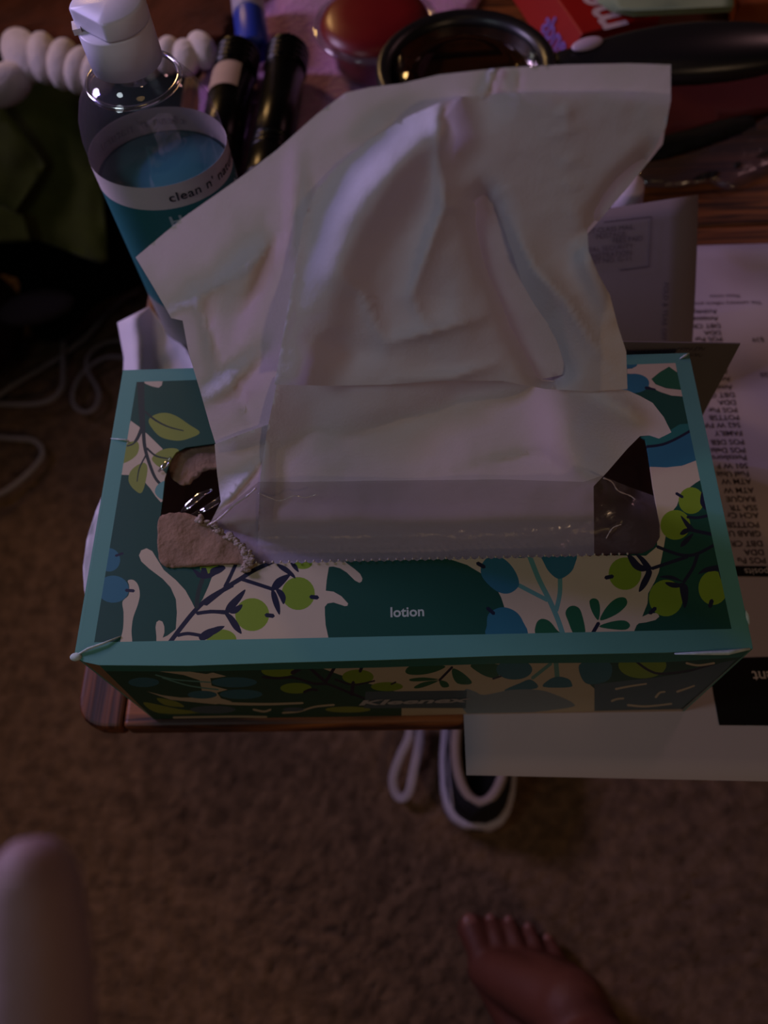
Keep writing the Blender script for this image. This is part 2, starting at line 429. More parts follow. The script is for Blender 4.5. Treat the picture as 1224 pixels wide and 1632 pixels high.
stroke('navy', c3, [(730,425),(780,430)], 32); stroke('navy', c3, [(395,563),(448,570)], 32)
blob('navy', c2, [(975,815),(1040,765),(1167,740),(1110,785),(1045,835),(990,850)])
# ---- centre-right blue sprig
stroke('sage_stem', c4, [(485,100),(560,290),(640,450),(700,590),(742,715)], 38)
stroke('sage_stem', c4, [(412,338),(500,385),(625,450)], 32); stroke('sage_stem', c4, [(720,275),(718,400),(690,530)], 34)
blob('blue', c4, [(128,190),(170,130),(235,112),(310,145),(370,210),(408,290),(405,350),(340,398),(260,390),(180,330),(130,260)])
blob('blue', c4, [(170,640),(180,560),(240,515),(310,505),(390,540),(440,610),(462,720),(180,720)])
blob('blue', c4, [(590,90),(830,90),(828,190),(790,250),(715,290),(650,250),(605,180)])
ell('blue', c4, 430, 105, 70, 26)
stroke('navy', c4, [(100,170),(150,198)], 30); stroke('navy', c4, [(175,510),(222,552)], 28)
for q in ([(540,630),(580,592),(640,610),(690,670),(720,715),(545,715)], [(760,545),(790,500),(840,497),(880,545),(908,710),(825,710),(780,610)],
          [(940,460),(975,437),(1010,460),(1020,530),(1005,603),(960,540)], [(1022,605),(1050,530),(1110,460),(1170,430),(1215,440),(1218,490),(1140,560)], [(1012,650),(1100,615),(1200,605),(1245,640),(1210,675),(1100,670)]):
    blob('leaf_green', c4, q)
stroke('navy', c4, [(962,705),(1008,625)], 28)
# ---- right lime sprig
ell('lime', c5, 172, 440, 123, 123); ell('lime', c5, 478, 625, 128, 138); ell('lime', c5, 832, 550, 110, 128); ell('lime', c5, 550, 75, 112, 112); ell('lime', c6, 668, 1212, 95, 100)
stroke('navy', c5, [(28,470),(78,460)], 30); stroke('navy', c5, [(360,738),(398,702)], 30); stroke('navy', c5, [(822,645),(808,690)], 32); stroke('navy', c6, [(557,1157),(603,1185)], 22)
stroke('navy', c5, [(415,238),(520,280),(620,305),(720,290),(880,205)], 24); stroke('navy', c5, [(375,402),(500,360),(640,315)], 26)
stroke('navy', c5, [(715,300),(680,400),(612,505)], 26); stroke('navy', c5, [(640,108),(740,130),(840,152)], 26)
for q in ([(188,300),(232,310),(290,370),(360,400),(300,425),(230,390)], [(245,288),(310,318),(375,402),(330,405),(280,335)], [(335,400),(375,425),(350,500),(312,555),(275,577),(290,510),(325,440)],
          [(428,465),(520,455),(605,502),(520,484)], [(472,508),(540,508),(612,530),(560,548),(508,540)], [(580,518),(640,535),(643,640),(620,702),(600,650)],
          [(718,445),(780,395),(900,378),(900,412),(780,432)], [(868,408),(905,440),(918,515),(888,482)], [(588,5),(645,55),(695,115),(638,100)], [(583,142),(618,104),(665,115),(612,150)], [(588,242),(608,190),(685,138),(642,212)]):
    blob('navy', c5, q)
ell('blue', c6, 235, 332, 118, 72); ell('blue', c6, 190, 192, 72, 30)
blob('leaf_green', c6, [(368,300),(430,250),(500,208),(560,250),(610,385),(500,368),(410,342)], False)
stroke('navy', c6, [(325,365),(398,378)], 22, 12)
blob('blue', c6, [(310,800),(480,780),(600,720),(700,670),(722,905),(600,950),(480,962),(340,955)], False)
blob('deep_mint', c6, [(260,740),(500,690),(580,640),(690,632),(692,680),(600,722),(480,782),(310,800)], False)
stroke('navy', c6, [(325,806),(450,790),(560,745),(690,672)], 20)
blob('navy', c6, [(745,1150),(770,1170),(805,1290),(770,1280),(735,1230)]); stroke('navy', c6, [(640,1335),(720,1340),(820,1318)], 22)
art_layers = layers; layers = []
# clip the art to its inner panel: paint the border over everything outside it
def clip_top(outline, art, lay):
    v, F, idx = printed_sheet(outline, [HOLE], [(0, art)]+lay, cell=24)
    c = v[F].mean(1); ins = inside(art, c[:, 0], c[:, 1]); idx[~ins] = I('mint_border')
    return v, F, idx
bx = thing('tissue_box', 'teal and green tissue box with berry print and lotion lettering', 'tissue box', W(0, 0, 0))
v2, Fx, idx = clip_top(OUT, ART, art_layers)
def top_pt(x, y, dz=0):
    p = atz(x, y, H+dz)
    # the card sags a little towards the opening
    u = p.x/.117; w = p.y/.062
    p.z += -.0012*max(0, 1-u*u)*max(0, 1-w*w)
    return p
tp = obj('top_panel', [top_pt(*p) for p in v2], Fx.tolist(), PM, bx, smooth=False, midx=idx.tolist())
solid(tp, .0007, -1, 13)
# ---- front face
FA = atz(158, 1060, H); FB = atz(1200, 1034, H); FC = atz(245, 1146, 0); FD = atz(1090, 1134, 0)
fn = (FB-FA).cross((FC+FD)/2-(FA+FB)/2).normalized()
blob('cream', ident, [(500,1060),(930,1052),(925,1060),(928,1080),(950,1100),(975,1120),(1000,1150),(640,1150),(640,1105),(590,1090),(540,1075)], False)
blob('cream', c2, [(640,1078),(760,1075),(860,1078),(940,1090),(1030,1103),(1080,1092),(1180,1120),(1110,1130),(1060,1135),(1070,1190),(1190,1220),(1110,1242),(1140,1285),(1224,1310),(1100,1330),(900,1310),(760,1295),(580,1232),(700,1262),(840,1280),(950,1280),(1000,1240),(980,1150),(860,1110)], False)
stroke('cream', c3, [(-40,1200),(100,1228),(400,1235),(672,1226)], 24, 14); stroke('cream', c3, [(520,1300),(640,1290),(760,1255),(905,1240)], 12, 14)
stroke('cream', c3, [(-300,1335),(0,1330),(200,1328),(400,1332)], 14); stroke('cream', c3, [(300,1275),(380,1290),(430,1275)], 14)
for a in ((560,1165,115,36), (1240,1165,170,38), (1290,1255,160,36), (1000,1258,110,30)): ell('blue', c2, *a)
stroke('sage_stem', c2, [(650,1110),(800,1145),(1060,1165)], 10); stroke('sage_stem', c2, [(700,1130),(900,1190),(1120,1220)], 10)
blob('olive_leaf', c2, [(560,1315),(700,1340),(850,1370),(1000,1385),(880,1402),(700,1398),(610,1370)]); blob('olive_leaf', c2, [(660,1283),(800,1308),(862,1350),(720,1335)])
ell('slate', c2, 1080, 1370, 170, 30); ell('slate', c3, 600, 1275, 80, 16)
ell('olive_leaf', c3, 1010, 1275, 170, 22)
ell('lime', c3, 490, 985, 130, 45); ell('lime', c3, 620, 1115, 118, 40); ell('lime', c3, 1085, 1030, 118, 55); ell('lime', c8, 510, 717, 78, 22)
stroke('navy', c3, [(370,1030),(470,1040),(600,1035),(750,1080),(860,1085),(1000,1140),(1140,1195)], 18); stroke('navy', c3, [(720,960),(850,1075)], 24)
stroke('navy', c3, [(845,1065),(915,950)], 24); stroke('navy', c3, [(1050,1070),(1038,1165)], 26); stroke('navy', c3, [(915,1050),(1050,1088),(1210,1060)], 16, 12)
stroke('navy', c3, [(1100,990),(1115,955)], 24); stroke('navy', c3, [(590,1000),(650,970)], 30); stroke('navy', c8, [(530,706),(553,695)], 8)
stroke('navy', c3, [(680,1145),(730,1125),(780,1130)], 20)
for q in ([(600,640),(640,612),(790,615),(760,640),(690,658),(620,658)], [(622,680),(690,672),(762,683),(640,692)], [(643,718),(690,695),(762,688),(700,716),(655,726)], [(765,688),(800,693),(813,716),(780,720)],
          [(832,628),(880,650),(922,690),(912,706),(855,702),(830,665)], [(920,610),(1060,610),(1052,670),(1010,672),(960,650)]):
    blob('leaf_green', c8, q)
stroke('navy', c8, [(766,686),(828,622)], 12)
ell('blue', c4, 375, 975, 135, 76); stroke('sage_stem', c4, [(688,925),(698,1040)], 36); stroke('sage_stem', c4, [(510,1040),(650,930)], 26)
blob('blue', c4, [(592,1105),(640,1048),(710,1028),(780,1045),(806,1078),(790,1108)]); blob('blue', c4, [(300,1135),(420,1075),(500,1050),(545,1115)])
stroke('navy', c4, [(215,1045),(275,1025)], 14)
blob('steel', c4, [(0,1130),(80,1140),(150,1165),(350,1128),(560,1128),(700,1170),(820,1230),(780,1262),(400,1305),(20,1305)])
blob('pine_green', c5, [(-80,1100),(1150,1030),(1000,1120),(830,1260),(700,1190),(400,1235),(0,1260)], False)
blob('blue', c4, [(880,925),(1090,925),(1085,1050),(930,1085),(868,1010)])
ell('lime', c5, 300, 1130, 180, 100)
stroke('navy', c5, [(250,1100),(350,1170),(450,1195),(650,1172),(840,1125)], 18); stroke('cream', c5, [(630,1115),(720,1132),(840,1115)], 16)
blob('slate', c5, [(-60,1275),(150,1250),(400,1225),(650,1185),(900,1110),(1000,1090),(830,1260),(620,1430),(560,1500),(-60,1500)], False)
for q in ([(400,1372),(430,1338),(470,1330)], [(560,1330),(620,1310),(690,1285)], [(190,1430),(330,1440),(520,1420)], [(70,1400),(110,1385),(160,1380)], [(100,1310),(200,1290),(330,1270)]):
    stroke('cream', c5, q, 16, 12)
blob('slate', c8, [(405,742),(900,735),(895,822),(398,822)], False)
FOUT = [(158,1060),(300,1061),(450,1056),(600,1052),(800,1045),(1060,1040),(1200,1034),(1090,1134),(670,1141),(245,1146)]
v2, Fx, idx = printed_sheet(FOUT, [], layers, cell=None)
bt = [(140,1040),(150,1069.5),(300,1070.5),(450,1067),(600,1064),(800,1057.5),(1060,1055.5),(1185,1047),(1230,1020)]
c = v2[Fx].mean(1); by = np.interp(c[:, 0], [p[0] for p in bt], [p[1] for p in bt]); idx[c[:, 1] < by] = I('deep_mint')
# the border row needs a clean edge: add it as a layer line
layers.append((0, [(150,1030),(1240,1010)]+[(p[0], p[1]) for p in bt[1:-1]][::-1]))
v2, Fx, idx2 = printed_sheet(FOUT, [], layers[:-1]+[(I('deep_mint'), layers[-1][1])])
def front_pt(x, y):
    p = atplane(x, y, FA, fn)
    return p
fr = obj('front_panel', [front_pt(*p) for p in v2], Fx.tolist(), PM, bx, smooth=False, midx=idx2.tolist()); solid(fr, .0007, -1, 13)
layers = []
# ---- remaining panels
BL_, BR_ = atz(196, 590, H), atz(1098, 562.5, H)
bl0, br0 = W(-.1165, .0625, 0), W(.1155, .0625, 0)
def quad(name, a, b, c, d, mi, nx=1):
    o = obj(name, [a, b, c, d], [(3, 2, 1, 0)], [PM[mi], PM[13]], bx, smooth=False); solid(o, .0007, -1, 1); return o
FLt = atz(120, 1047, H)
quad('side_panel', BL_, FLt, FC, bl0, 1); quad('side_panel', FB, BR_, br0, FD, 1); quad('back_panel', BR_, BL_, bl0, br0, 1)
bot = obj('bottom_panel', [p+Vector((0, 0, .0006)) for p in (FC, FD, br0, bl0)], [(0, 1, 2, 3)], [PM[13], PM[13]], bx, smooth=False); solid(bot, .0005, 1)
# dog-eared white corners
def shard(pts, z, m, name, parent, dz=.0):
    v2, F, _ = printed_sheet(pts, [], []); o = obj(name, [atz(x, y, z) for x, y in v2], F.tolist(), m, parent, smooth=False); return o
# lettering
tw = mat('print_lettering', '98a89c', rough=.5, var=0)
mb = MB(); p0 = top_pt(649, 975, .00012); ex = (top_pt(672, 974.6, .00012)-top_pt(626, 976.2, .00012)); ex = ex.normalized(); up = Vector((0, 0, 1)); ey = up.cross(ex).normalized()
text_into(mb, 'lotion', p0, ex, ey, .0052, align='CENTER', bold=.00012)
mb.build('lettering', tw, bx, smooth=False)
mb = MB(); a = atplane(575, 1120, FA, fn); b = atplane(735, 1115, FA, fn); ex = (b-a).normalized(); ey = (atplane(650, 1105, FA, fn)-atplane(650, 1125, FA, fn)).normalized(); nn = ex.cross(ey).normalized()
text_into(mb, 'Kleenex', (a+b)/2+nn*.0002, ex, ey, .0135, sx=1.0, shear=.25, align='CENTER', bold=.0005, sy=.9)
k = (b-a).length
mb.build('logo', mat('print_logo_white', '98989a', var=0), bx, smooth=False)
# crumple crease slivers on the front corners
cs = mat('scuffed_card_edge', 'a8b8b4', rough=.8, var=.2, vscale=500)
MB().tube([atz(119, 1046, H+.0002), atz(140, 1034, H+.0009), atz(165, 1025, H+.0009), atz(192, 1014, H+.0002)], [.0003, .0005, .0004, .0002], 6).build('corner_crease', cs, bx)
MB().tube([atz(177, 699, H), atz(200, 701, H+.0006), atz(205, 703, H)], [.0002, .0004, .0002], 6).build('corner_crease', cs, bx)
MB().tube([atz(1075, 1042, H), atz(1120, 1041, H-.0001), atz(1160, 1040, H+.0001), atz(1195, 1034, H-.0002)], [.0003, .0007, .0009, .0004], 6).build('corner_crease', cs, bx)
MB().tube([atz(1083, 572, H), atz(1092, 567, H+.0006), atz(1098, 563, H)], [.0002, .0006, .0002], 6).build('corner_crease', cs, bx)
MB().ball(atz(121, 1047, H), (.0022, .0016, .0012), 6).build('bent_corner', cs, bx)
MB().ball(atz(1190, 985, H-.001), (.0009, .003, .0015), 6).build('bent_corner', cs, bx)
# torn grey-brown card left from the oval opening
cb = mat('torn_grey_board', '7e6856', rough=1, spec=.05, var=.14, vscale=160, bump=.3, bscale=500)
def torn(name, pts, z, seed, lift=.001, th=.0009):
    r = random.Random(seed); P = spline(pts, 5, True); P = [(x+r.uniform(-1, 1), y+r.uniform(-1, 1)) for x, y in P]
    v2, F, _ = printed_sheet(P, [], [], cell=7)
    V = [atz(x, y, z+lift*noise.noise(Vector((x*.03, y*.03, seed)))+.0004*noise.noise(Vector((x*.2, y*.2, seed)))) for x, y in v2]
    o = obj(name, V, F.tolist(), cb, bx); return solid(o, th, -1)
torn('torn_flap', [(252,832),(262,820),(285,817),(312,822),(338,836),(366,855),(388,872),(396,890),(394,905),(388,912),(382,899),(330,901),(285,904),(262,901),(252,884)], H+.0002, 3)
torn('torn_flap', [(270,730),(285,714),(310,709),(350,707),(352,742),(330,748),(312,762),(298,772),(280,768),(270,752)], H-.003, 8)
fz = mat('torn_board_fibre', '8f8276', rough=1, var=.2, vscale=600, bump=1)
mb = MB(); r = random.Random(5)
edge = spline([(318,824),(345,838),(372,858),(392,874),(398,892),(392,908)], 10)
for i in range(90):
    x, y = edge[r.randrange(len(edge))]; x += r.uniform(-7, 3); y += r.uniform(-3, 5)
    mb.ball(atz(x, y, H+.0006+r.uniform(0, .0008)), (r.uniform(.0006, .0018), r.uniform(.0005, .0012), .0005), 4)
tag(mb.build('torn_fibres', fz, bx), kind='stuff')
# perforation teeth
mb = MB()
for i in range(0, n_+1):
    if i % 2: continue
    x, y = zz[i]; mb.ball(atz(x, y+1, H+.0001), (.00045, .0006, .0003), 3)
tag(mb.build('perforation_teeth', mat('perforated_edge', 'a89f92', rough=.9, var=.1), bx), kind='stuff')

# ------------------------------------------------------------------ pulled tissue
tn = Vector((0, 1, -.35)).normalized()
def att(x, y, o=0): return atplane(x, y, W(0, -.01, H)+tn*o, tn)
def seg(x, y, p, q):
    px, py = p; qx, qy = q; d2 = (qx-px)**2+(qy-py)**2; t = np.clip(((x-px)*(qx-px)+(y-py)*(qy-py))/d2, 0, 1)
    dx = x-(px+t*(qx-px)); dy = y-(py+t*(qy-py)); s = np.sign((qx-px)*(y-py)-(qy-py)*(x-px))
    return np.hypot(dx, dy), s, t
def ridge(x, y, pts, amp, wl, wr=None, sharp=True, fade=True):
    """a fold: pts polyline, amp metres (+ = towards the viewer), wl/wr falloff widths in each side"""
    wr = wr or wl; best = np.full(x.shape, 1e9); side = np.zeros(x.shape); tt = np.zeros(x.shape); n = len(pts)-1
    for i in range(n):
        d, s, t = seg(x, y, pts[i], pts[i+1]); k = d < best
        best = np.where(k, d, best); side = np.where(k, s, side); tt = np.where(k, (i+t)/n, tt)
    w = np.where(side > 0, wl, wr); u = best/w
    prof = np.exp(-u) if sharp else np.exp(-u*u)
    if fade: prof = prof*(.35+.65*np.sin(np.pi*np.clip(tt, .02, .98)))
    return amp*prof
TM = mat('tissue_paper', 'd8d2dc', rough=.95, spec=.08, var=.015, vscale=90, bump=.12, bscale=900, trl=.28)
ti = thing('facial_tissue', 'white facial tissue pulled up out of the printed box', 'tissue', att(680, 850))
def sheet(name, outline, off, relief, cell=9, parent=ti, place=att, m=TM, smooth_out=False, label=None):
    # densify outline
    P = []
    for i in range(len(outline)):
        a, b = np.array(outline[i]), np.array(outline[(i+1) % len(outline)]); n = max(1, int(np.hypot(*(b-a))/cell))
        P += [tuple(a+(b-a)*k/n) for k in range(n)]
    v2, F, _ = printed_sheet(P, [], [], cell=cell)
    x, y = v2[:, 0], v2[:, 1]
    d = 1.7*relief(x, y) if relief else np.zeros(len(x))
    nz = np.array([noise.noise(Vector((a*.012, b*.012, 13+len(name)*7.7)))*.0013+noise.noise(Vector((a*.045, b*.045, len(name)*5.1)))*.00022 for a, b in v2])
    V = [place(a, b, off(a, b)-dd-nn if callable(off) else off-dd-nn) for (a, b), dd, nn in zip(v2, d, nz)]
    o = obj(name, V, F.tolist(), m, parent)
    if label: o['label'] = label
    return o
def rel_rear(x, y):
    z = ridge(x, y, [(275,500),(345,455),(415,405),(445,370)], .0022, 40, 14)
    z += ridge(x, y, [(312,470),(330,520),(345,590)], .002, 9, 16)
    z += ridge(x, y, [(425,370),(400,440),(360,560)], .0018, 30, 16, sharp=False)
    z += ridge(x, y, [(430,560),(370,610),(325,650)], .0030, 22, 26, sharp=False)
    z += ridge(x, y, [(470,250),(470,350),(462,400)], -.0015, 12, 14, sharp=False)
    z += ridge(x, y, [(560,240),(620,205),(700,175)], .002, 30, sharp=False)
    z += ridge(x, y, [(775,150),(790,112)], .0018, 5, 9, fade=False)
    z += ridge(x, y, [(822,150),(826,108)], .0010, 8)
    z += ridge(x, y, [(240,425),(330,400),(480,300)], -.0012, 60, sharp=False)
    z += ridge(x, y, [(365,590),(385,640),(400,680)], .0009, 5, 8)+ridge(x, y, [(380,600),(395,640)], -.0008, 5)
    return z
sheet('rear_fold', [(216,410),(290,348),(380,285),(440,240),(505,182),(550,148),(590,139),(640,133),(700,119),(800,108),(900,103),(1000,101),(1069,103),(1069,160),(1056,230),(1000,300),(930,380),(930,590),(700,640),(435,690),(345,712),(335,680),(318,620),(300,560),(291,511),(273,507),(243,455)], .0042, rel_rear)
_fb = [(437,613),(463,465),(484,350),(503,305),(540,262),(590,222),(650,186),(700,164),(760,152)]
def front_off(x, y):
    d = min(float(seg(np.array(x), np.array(y), _fb[i], _fb[i+1])[0]) for i in range(len(_fb)-1))
    t = min(1, d/70); k = .0034 if y < 380 else .0034-.0035*min(1, (y-380)/120)
    return k+(-.0006-k)*t*t*(3-2*t)-.0022*min(1, max(0, (y-520)/90))
def rel_front(x, y):
    z = ridge(x, y, [(690,200),(640,250),(575,350),(520,470),(470,600)], .0045, 55, 38, sharp=False, fade=False)
    z += ridge(x, y, [(697,178),(700,260),(706,330),(680,400),(655,470),(672,510)], .0034, 12, 30)
    z += ridge(x, y, [(706,322),(760,335),(800,305)], .0022, 20, 14)
    z += ridge(x, y, [(770,330),(790,400),(830,500),(870,590)], -.0065, 26, 30, sharp=False, fade=False)
    z += ridge(x, y, [(805,340),(850,430),(900,480),(950,560)], .0038, 14, 28)
    z += ridge(x, y, [(935,365),(940,420),(975,500)], .0035, 20, 20, sharp=False)
    z += ridge(x, y, [(1040,240),(990,300),(935,375)], -.005, 18, 26, sharp=False)
    z += ridge(x, y, [(620,545),(680,530),(760,510)], .0030, 12, 18)
    z += ridge(x, y, [(520,470),(500,540),(560,560),(620,560)], -.0018, 25, sharp=False)
    z += ridge(x, y, [(545,440),(580,470),(600,520),(620,555)], .0018, 14)
    z += ridge(x, y, [(640,602),(720,600),(790,580)], .0025, 16, 10)
    z += ridge(x, y, [(485,350),(465,465),(440,605)], .0015, 10)
    z += ridge(x, y, [(870,520),(890,580),(900,615)], -.002, 22, sharp=False)
    z += ridge(x, y, [(730,420),(735,480),(725,560)], .0012, 30, sharp=False)
    for a, b in (((885,180),(920,175)), ((875,215),(925,205)), ((890,250),(930,262)), ((895,290),(930,300)), ((900,330),(925,345)), ((905,165),(905,210))): z += ridge(x, y, [a, b], .0006, 6)
    return z
sheet('front_fold', [(437,613),(445,570),(463,465),(484,350),(503,305),(540,262),(590,222),(650,186),(700,164),(740,154),(800,149),(900,147),(1000,147),(1069,149),(1062,200),(1042,240),(1006,290),(966,330),(936,365),(938,400),(955,440),(972,470),(985,520),(998,560),(1000,620),(940,624),(870,620),(800,607),(700,607),(620,613),(530,615)], front_off, rel_front, cell=7)
def att_low(x, y, o=0):
    a = att(x, y, o); t = max(0, min(1, (y-800)/50)); t = t*t*(3-2*t); b = atz(x, y, H-.0045-.3*o)
    return a+(b-a)*t
def rel_low(x, y):
    z = ridge(x, y, [(442,612),(425,690),(412,860)], .0022, 10, 30)
    z += ridge(x, y, [(570,690),(640,672),(700,650),(760,620)], -.0012, 20, sharp=False)
    z += ridge(x, y, [(880,620),(900,700),(940,770)], -.0055, 40, 44, sharp=False)
    z += ridge(x, y, [(930,630),(1000,660),(1050,690)], .004, 30, 24, sharp=False)
    z += ridge(x, y, [(640,630),(640,740),(660,860)], .002, 90, sharp=False)
    z += ridge(x, y, [(480,640),(520,720)], -.0014, 40, sharp=False)
    z += ridge(x, y, [(760,740),(860,720),(930,770)], .0016, 40, 10)
    return z
sheet('lower_fold', [(442,606),(425,690),(415,760),(411,850),(411,905),(700,905),(947,885),(946,775),(968,752),(1000,715),(1020,695),(1035,694),(1050,699),(1070,689),(1058,665),(1040,642),(1020,631),(1000,622),(940,615),(870,605),(700,600)], .0016, rel_low, cell=8, place=att_low)
def rel_side(x, y): return ridge(x, y, [(420,735),(370,790),(330,838)], .0040, 18, 14)+ridge(x, y, [(345,712),(440,680)], .001, 20)
sheet('side_fold', [(342,708),(390,690),(434,674),(430,900),(400,905),(372,870),(333,838),(352,800),(346,755)], .0030, rel_side, cell=7, place=att_low)

# plastic film across the opening (part of the box)
FM = film_mat('clear_film', '7c6e74', gloss=.075, diffuse=.24, rough=.24, bump=.45, bscale=130)
def film_place(x, y, o=0):
    a = atz(x, y, H-.0006); b = att(x, y, -.0040 if x < 900 else -.002)
    t = max(0, min(1, (890-y)/100)); t *= max(0, min(1, (1010-x)/60))
    t = min(1, t*1.0)
    da, db = (a-_C).length, (b-_C).length
    d = da+(db-da)*t
    d = min(d, db) if 400 < x < 950 else d
    return _C+(a-_C).normalized()*(d-o)
def rel_film(x, y):
    z = ridge(x, y, [(330,838),(375,805),(412,775)], .0012, 6)
    z += ridge(x, y, [(412,775),(450,796),(480,785),(520,792),(560,788)], .0007, 6)
    z += ridge(x, y, [(700,812),(820,790),(945,772)], .0007, 8)+ridge(x, y, [(960,762),(1000,790),(1045,800)], .0012, 8)+ridge(x, y, [(970,860),(990,835)], .0008, 5)
    return z
def film_off(x, y): return 0
o = sheet('plastic_film', [(398,896),(392,874),(333,838),(352,816),(412,768),(480,768),(600,766),(800,764),(930,768),(960,758),(1000,775),(1042,790),(1052,838),(1052,856),(1042,873),(1024,882),(800,888),(600,892)], 0, rel_film, cell=8, parent=bx, place=lambda x, y, o: film_place(x, y, o), m=FM)
cl = film_mat('clear_film_loose', '6a5a50', gloss=.35, diffuse=.12, rough=.1, bump=.4)
def crease(pts, w0, hgt=.0006):
    P = spline(pts, 6); r = random.Random(len(pts)+int(pts[0][0]))
    mb = MB(); mb.tube([film_place(x, y, hgt+r.uniform(0, .0005)) for x, y in P], [w0*r.uniform(.4, 1) for _ in P], 6); return mb.build('film_crease_glint', cr, bx)
cr = mat('crease_glint_pale', 'c0b4ba', rough=.12, spec=.8, var=0)  # pale colour paints in the highlights along the film creases
crease([(334,836),(350,826),(372,806),(392,792),(408,778)], .0005)
crease([(412,786),(432,794),(448,798),(470,790),(486,793),(505,788)], .0003)
crease([(962,762),(975,768),(985,782),(1004,790),(1012,796)], .0004); crease([(966,858),(976,842),(990,836)], .0003)
def loose(pts, w0):
    mb = MB(); mb.tube([atz(x, y, z) for x, y, z in pts], [w0*.4]+[w0]*(len(pts)-2)+[w0*.3], 8, flat=.25); return mb.build('film_curl', cl, bx)
loose([(285,822,H-.004),(300,806,H-.002),(318,790,H-.001),(338,780,H-.003)], .0016)
loose([(300,824,H-.006),(325,812,H-.003),(345,800,H-.002),(352,790,H-.004)], .0014)
loose([(252,752,H+.0003),(262,742,H+.001),(272,728,H+.0006)], .0012)

# ------------------------------------------------------------------ hand sanitizer bottle
AX, AY = -.1042, .1545
bo = thing('sanitizer_bottle', 'clear oval bottle of teal hand sanitizer with white flip cap', 'bottle', W(AX, AY, 0))
def sc(z):
    t = max(0, min(1, (z-.143)/.022)); t = t*t*(3-2*t)
    return (1, .84+(1-.84)*t)
def oval(z): return sc(z)
B0 = T(AX, AY, 0)
R0 = .0300
prof = [(.0, .001), (.024, .001), (.030, .003), (R0, .009), (R0, .05), (R0, .10), (R0, .128), (.0296, .137), (.0280, .145), (.0248, .1525), (.0205, .158), (.0162, .1618), (.0135, .1635), (.0128, .166), (.0120, .171)]
plastic = film_mat('clear_bottle_wall', '9a9098', gloss=.10, diffuse=.10, rough=.06, bump=.05, bscale=60)
MB().lathe(prof, B0, 64, oval).build('bottle_shell', plastic, bo)
LV = .1165
gel = mat('teal_gel', '3e7c86', rough=.12, spec=.5, var=.03)
ip = [(.0, .003), (.023, .003), (.029, .005), (R0-.001, .010), (R0-.001, .05), (R0-.001, .10), (R0-.001, LV-.001), (R0-.0016, LV), (0, LV)]
MB().lathe(ip, B0, 64, oval).build('gel', gel, bo)
# printed label: ivory band, then teal fading to clear
lb = mat('label_ivory', 'cfc0bc', rough=.5, var=.02)
lt = mat('label_teal', '2b6c6e', rough=.5, var=.04)
lf = film_mat('label_lower_tint', '8a8078', gloss=.05, diffuse=.7, rough=.3)
def band(name, z0, z1, m, r=R0+.0003):
    zs = np.linspace(z0, z1, 6); mb = MB(); n = 72; v = []; f = []
    for z in zs:
        for k in range(n): t = 2*math.pi*k/n; v.append(B0 @ Vector((r*math.cos(t), r*.84*math.sin(t), z)))
    for i in range(5):
        for k in range(n): f.append((i*n+k, i*n+(k+1) % n, (i+1)*n+(k+1) % n, (i+1)*n+k))
    return mb.add(v, f).build(name, m, bo)
band('label_band', LV-.0005, LV+.0115, lb); band('label_panel', .05, LV-.0005, lt); band('label_foot', .012, .05, mat('label_foot_grey', '8f8a86', rough=.6))
def arc_text(name, s, z, size, a0, m, r=R0+.0007, bold=0):
    v, f = text_mesh(s, size, bold=bold, spacing=1.08)
    out = []
    for q in v:
        t = a0 + q.x/(R0*.92); out.append(B0 @ Vector((r*math.sin(t), -r*.84*math.cos(t), z+q.y)))
    mb = MB(); mb.add(out, f); return mb.build(name, m, bo, smooth=False)
bt_ = mat('label_ink_faint', '8a7e82', var=0)
ink = mat('label_ink', '2c2c34', var=0); inkw = mat('label_white_ink', 'aab8bc', var=0)
arc_text('label_text', "clean n' natural", LV+.0052, .0062, .20, ink, bold=.00006)
arc_text('label_text', "clean n' natural", LV+.0052, .0062, math.pi-.25, bt_, r=R0-.0006)
arc_text('label_text', 'HAND SANITIZER', LV-.0075, .0078, .10, inkw, bold=.0002)
# flip cap with bevelled cut front
capm = mat('white_cap_plastic', 'cfcbd6', rough=.42, spec=.45, var=.04, vscale=120)
kc = .0140; B1 = T(AX, AY, -.007)
MB().lathe([(.0, .1745), (kc, .1745), (kc, .1893), (kc-.0005, .1899), (0, .1899)], B1, 48).build('cap', capm, bo)
lid = MB().lathe([(0, .1904), (kc-.0003, .1904), (kc, .1911), (kc, .1965), (kc-.0012, .1975), (0, .1975)], B1, 64).build('cap_lid', capm, bo)
cdir = Vector((-.62, -.78, 0)).normalized()
for v in lid.data.vertices:                       # flat cut of the flip lid above the thumb tab
    d_ = v.co.dot(cdir)
    if d_ > .0105 and v.co.z > .005: v.co -= cdir*(d_-.0105)
MB().box((-.0028, -kc-.0010, .1893), (.0028, -kc+.002, .1915), B1 @ Matrix.Rotation(math.radians(-75), 4, 'Z')).build('thumb_tab', capm, bo, smooth=False)
tor = []
for k in range(49): a_ = 2*math.pi*k/48; tor.append(B1 @ Vector((.0185*math.cos(a_), .0185*.96*math.sin(a_), .1665)))
MB().tube(tor, .0012, 10, cap=False).build('neck_ring', film_mat('clear_ring_plastic', 'a8a0a8', gloss=.5, diffuse=.1, rough=.12, bump=0), bo)

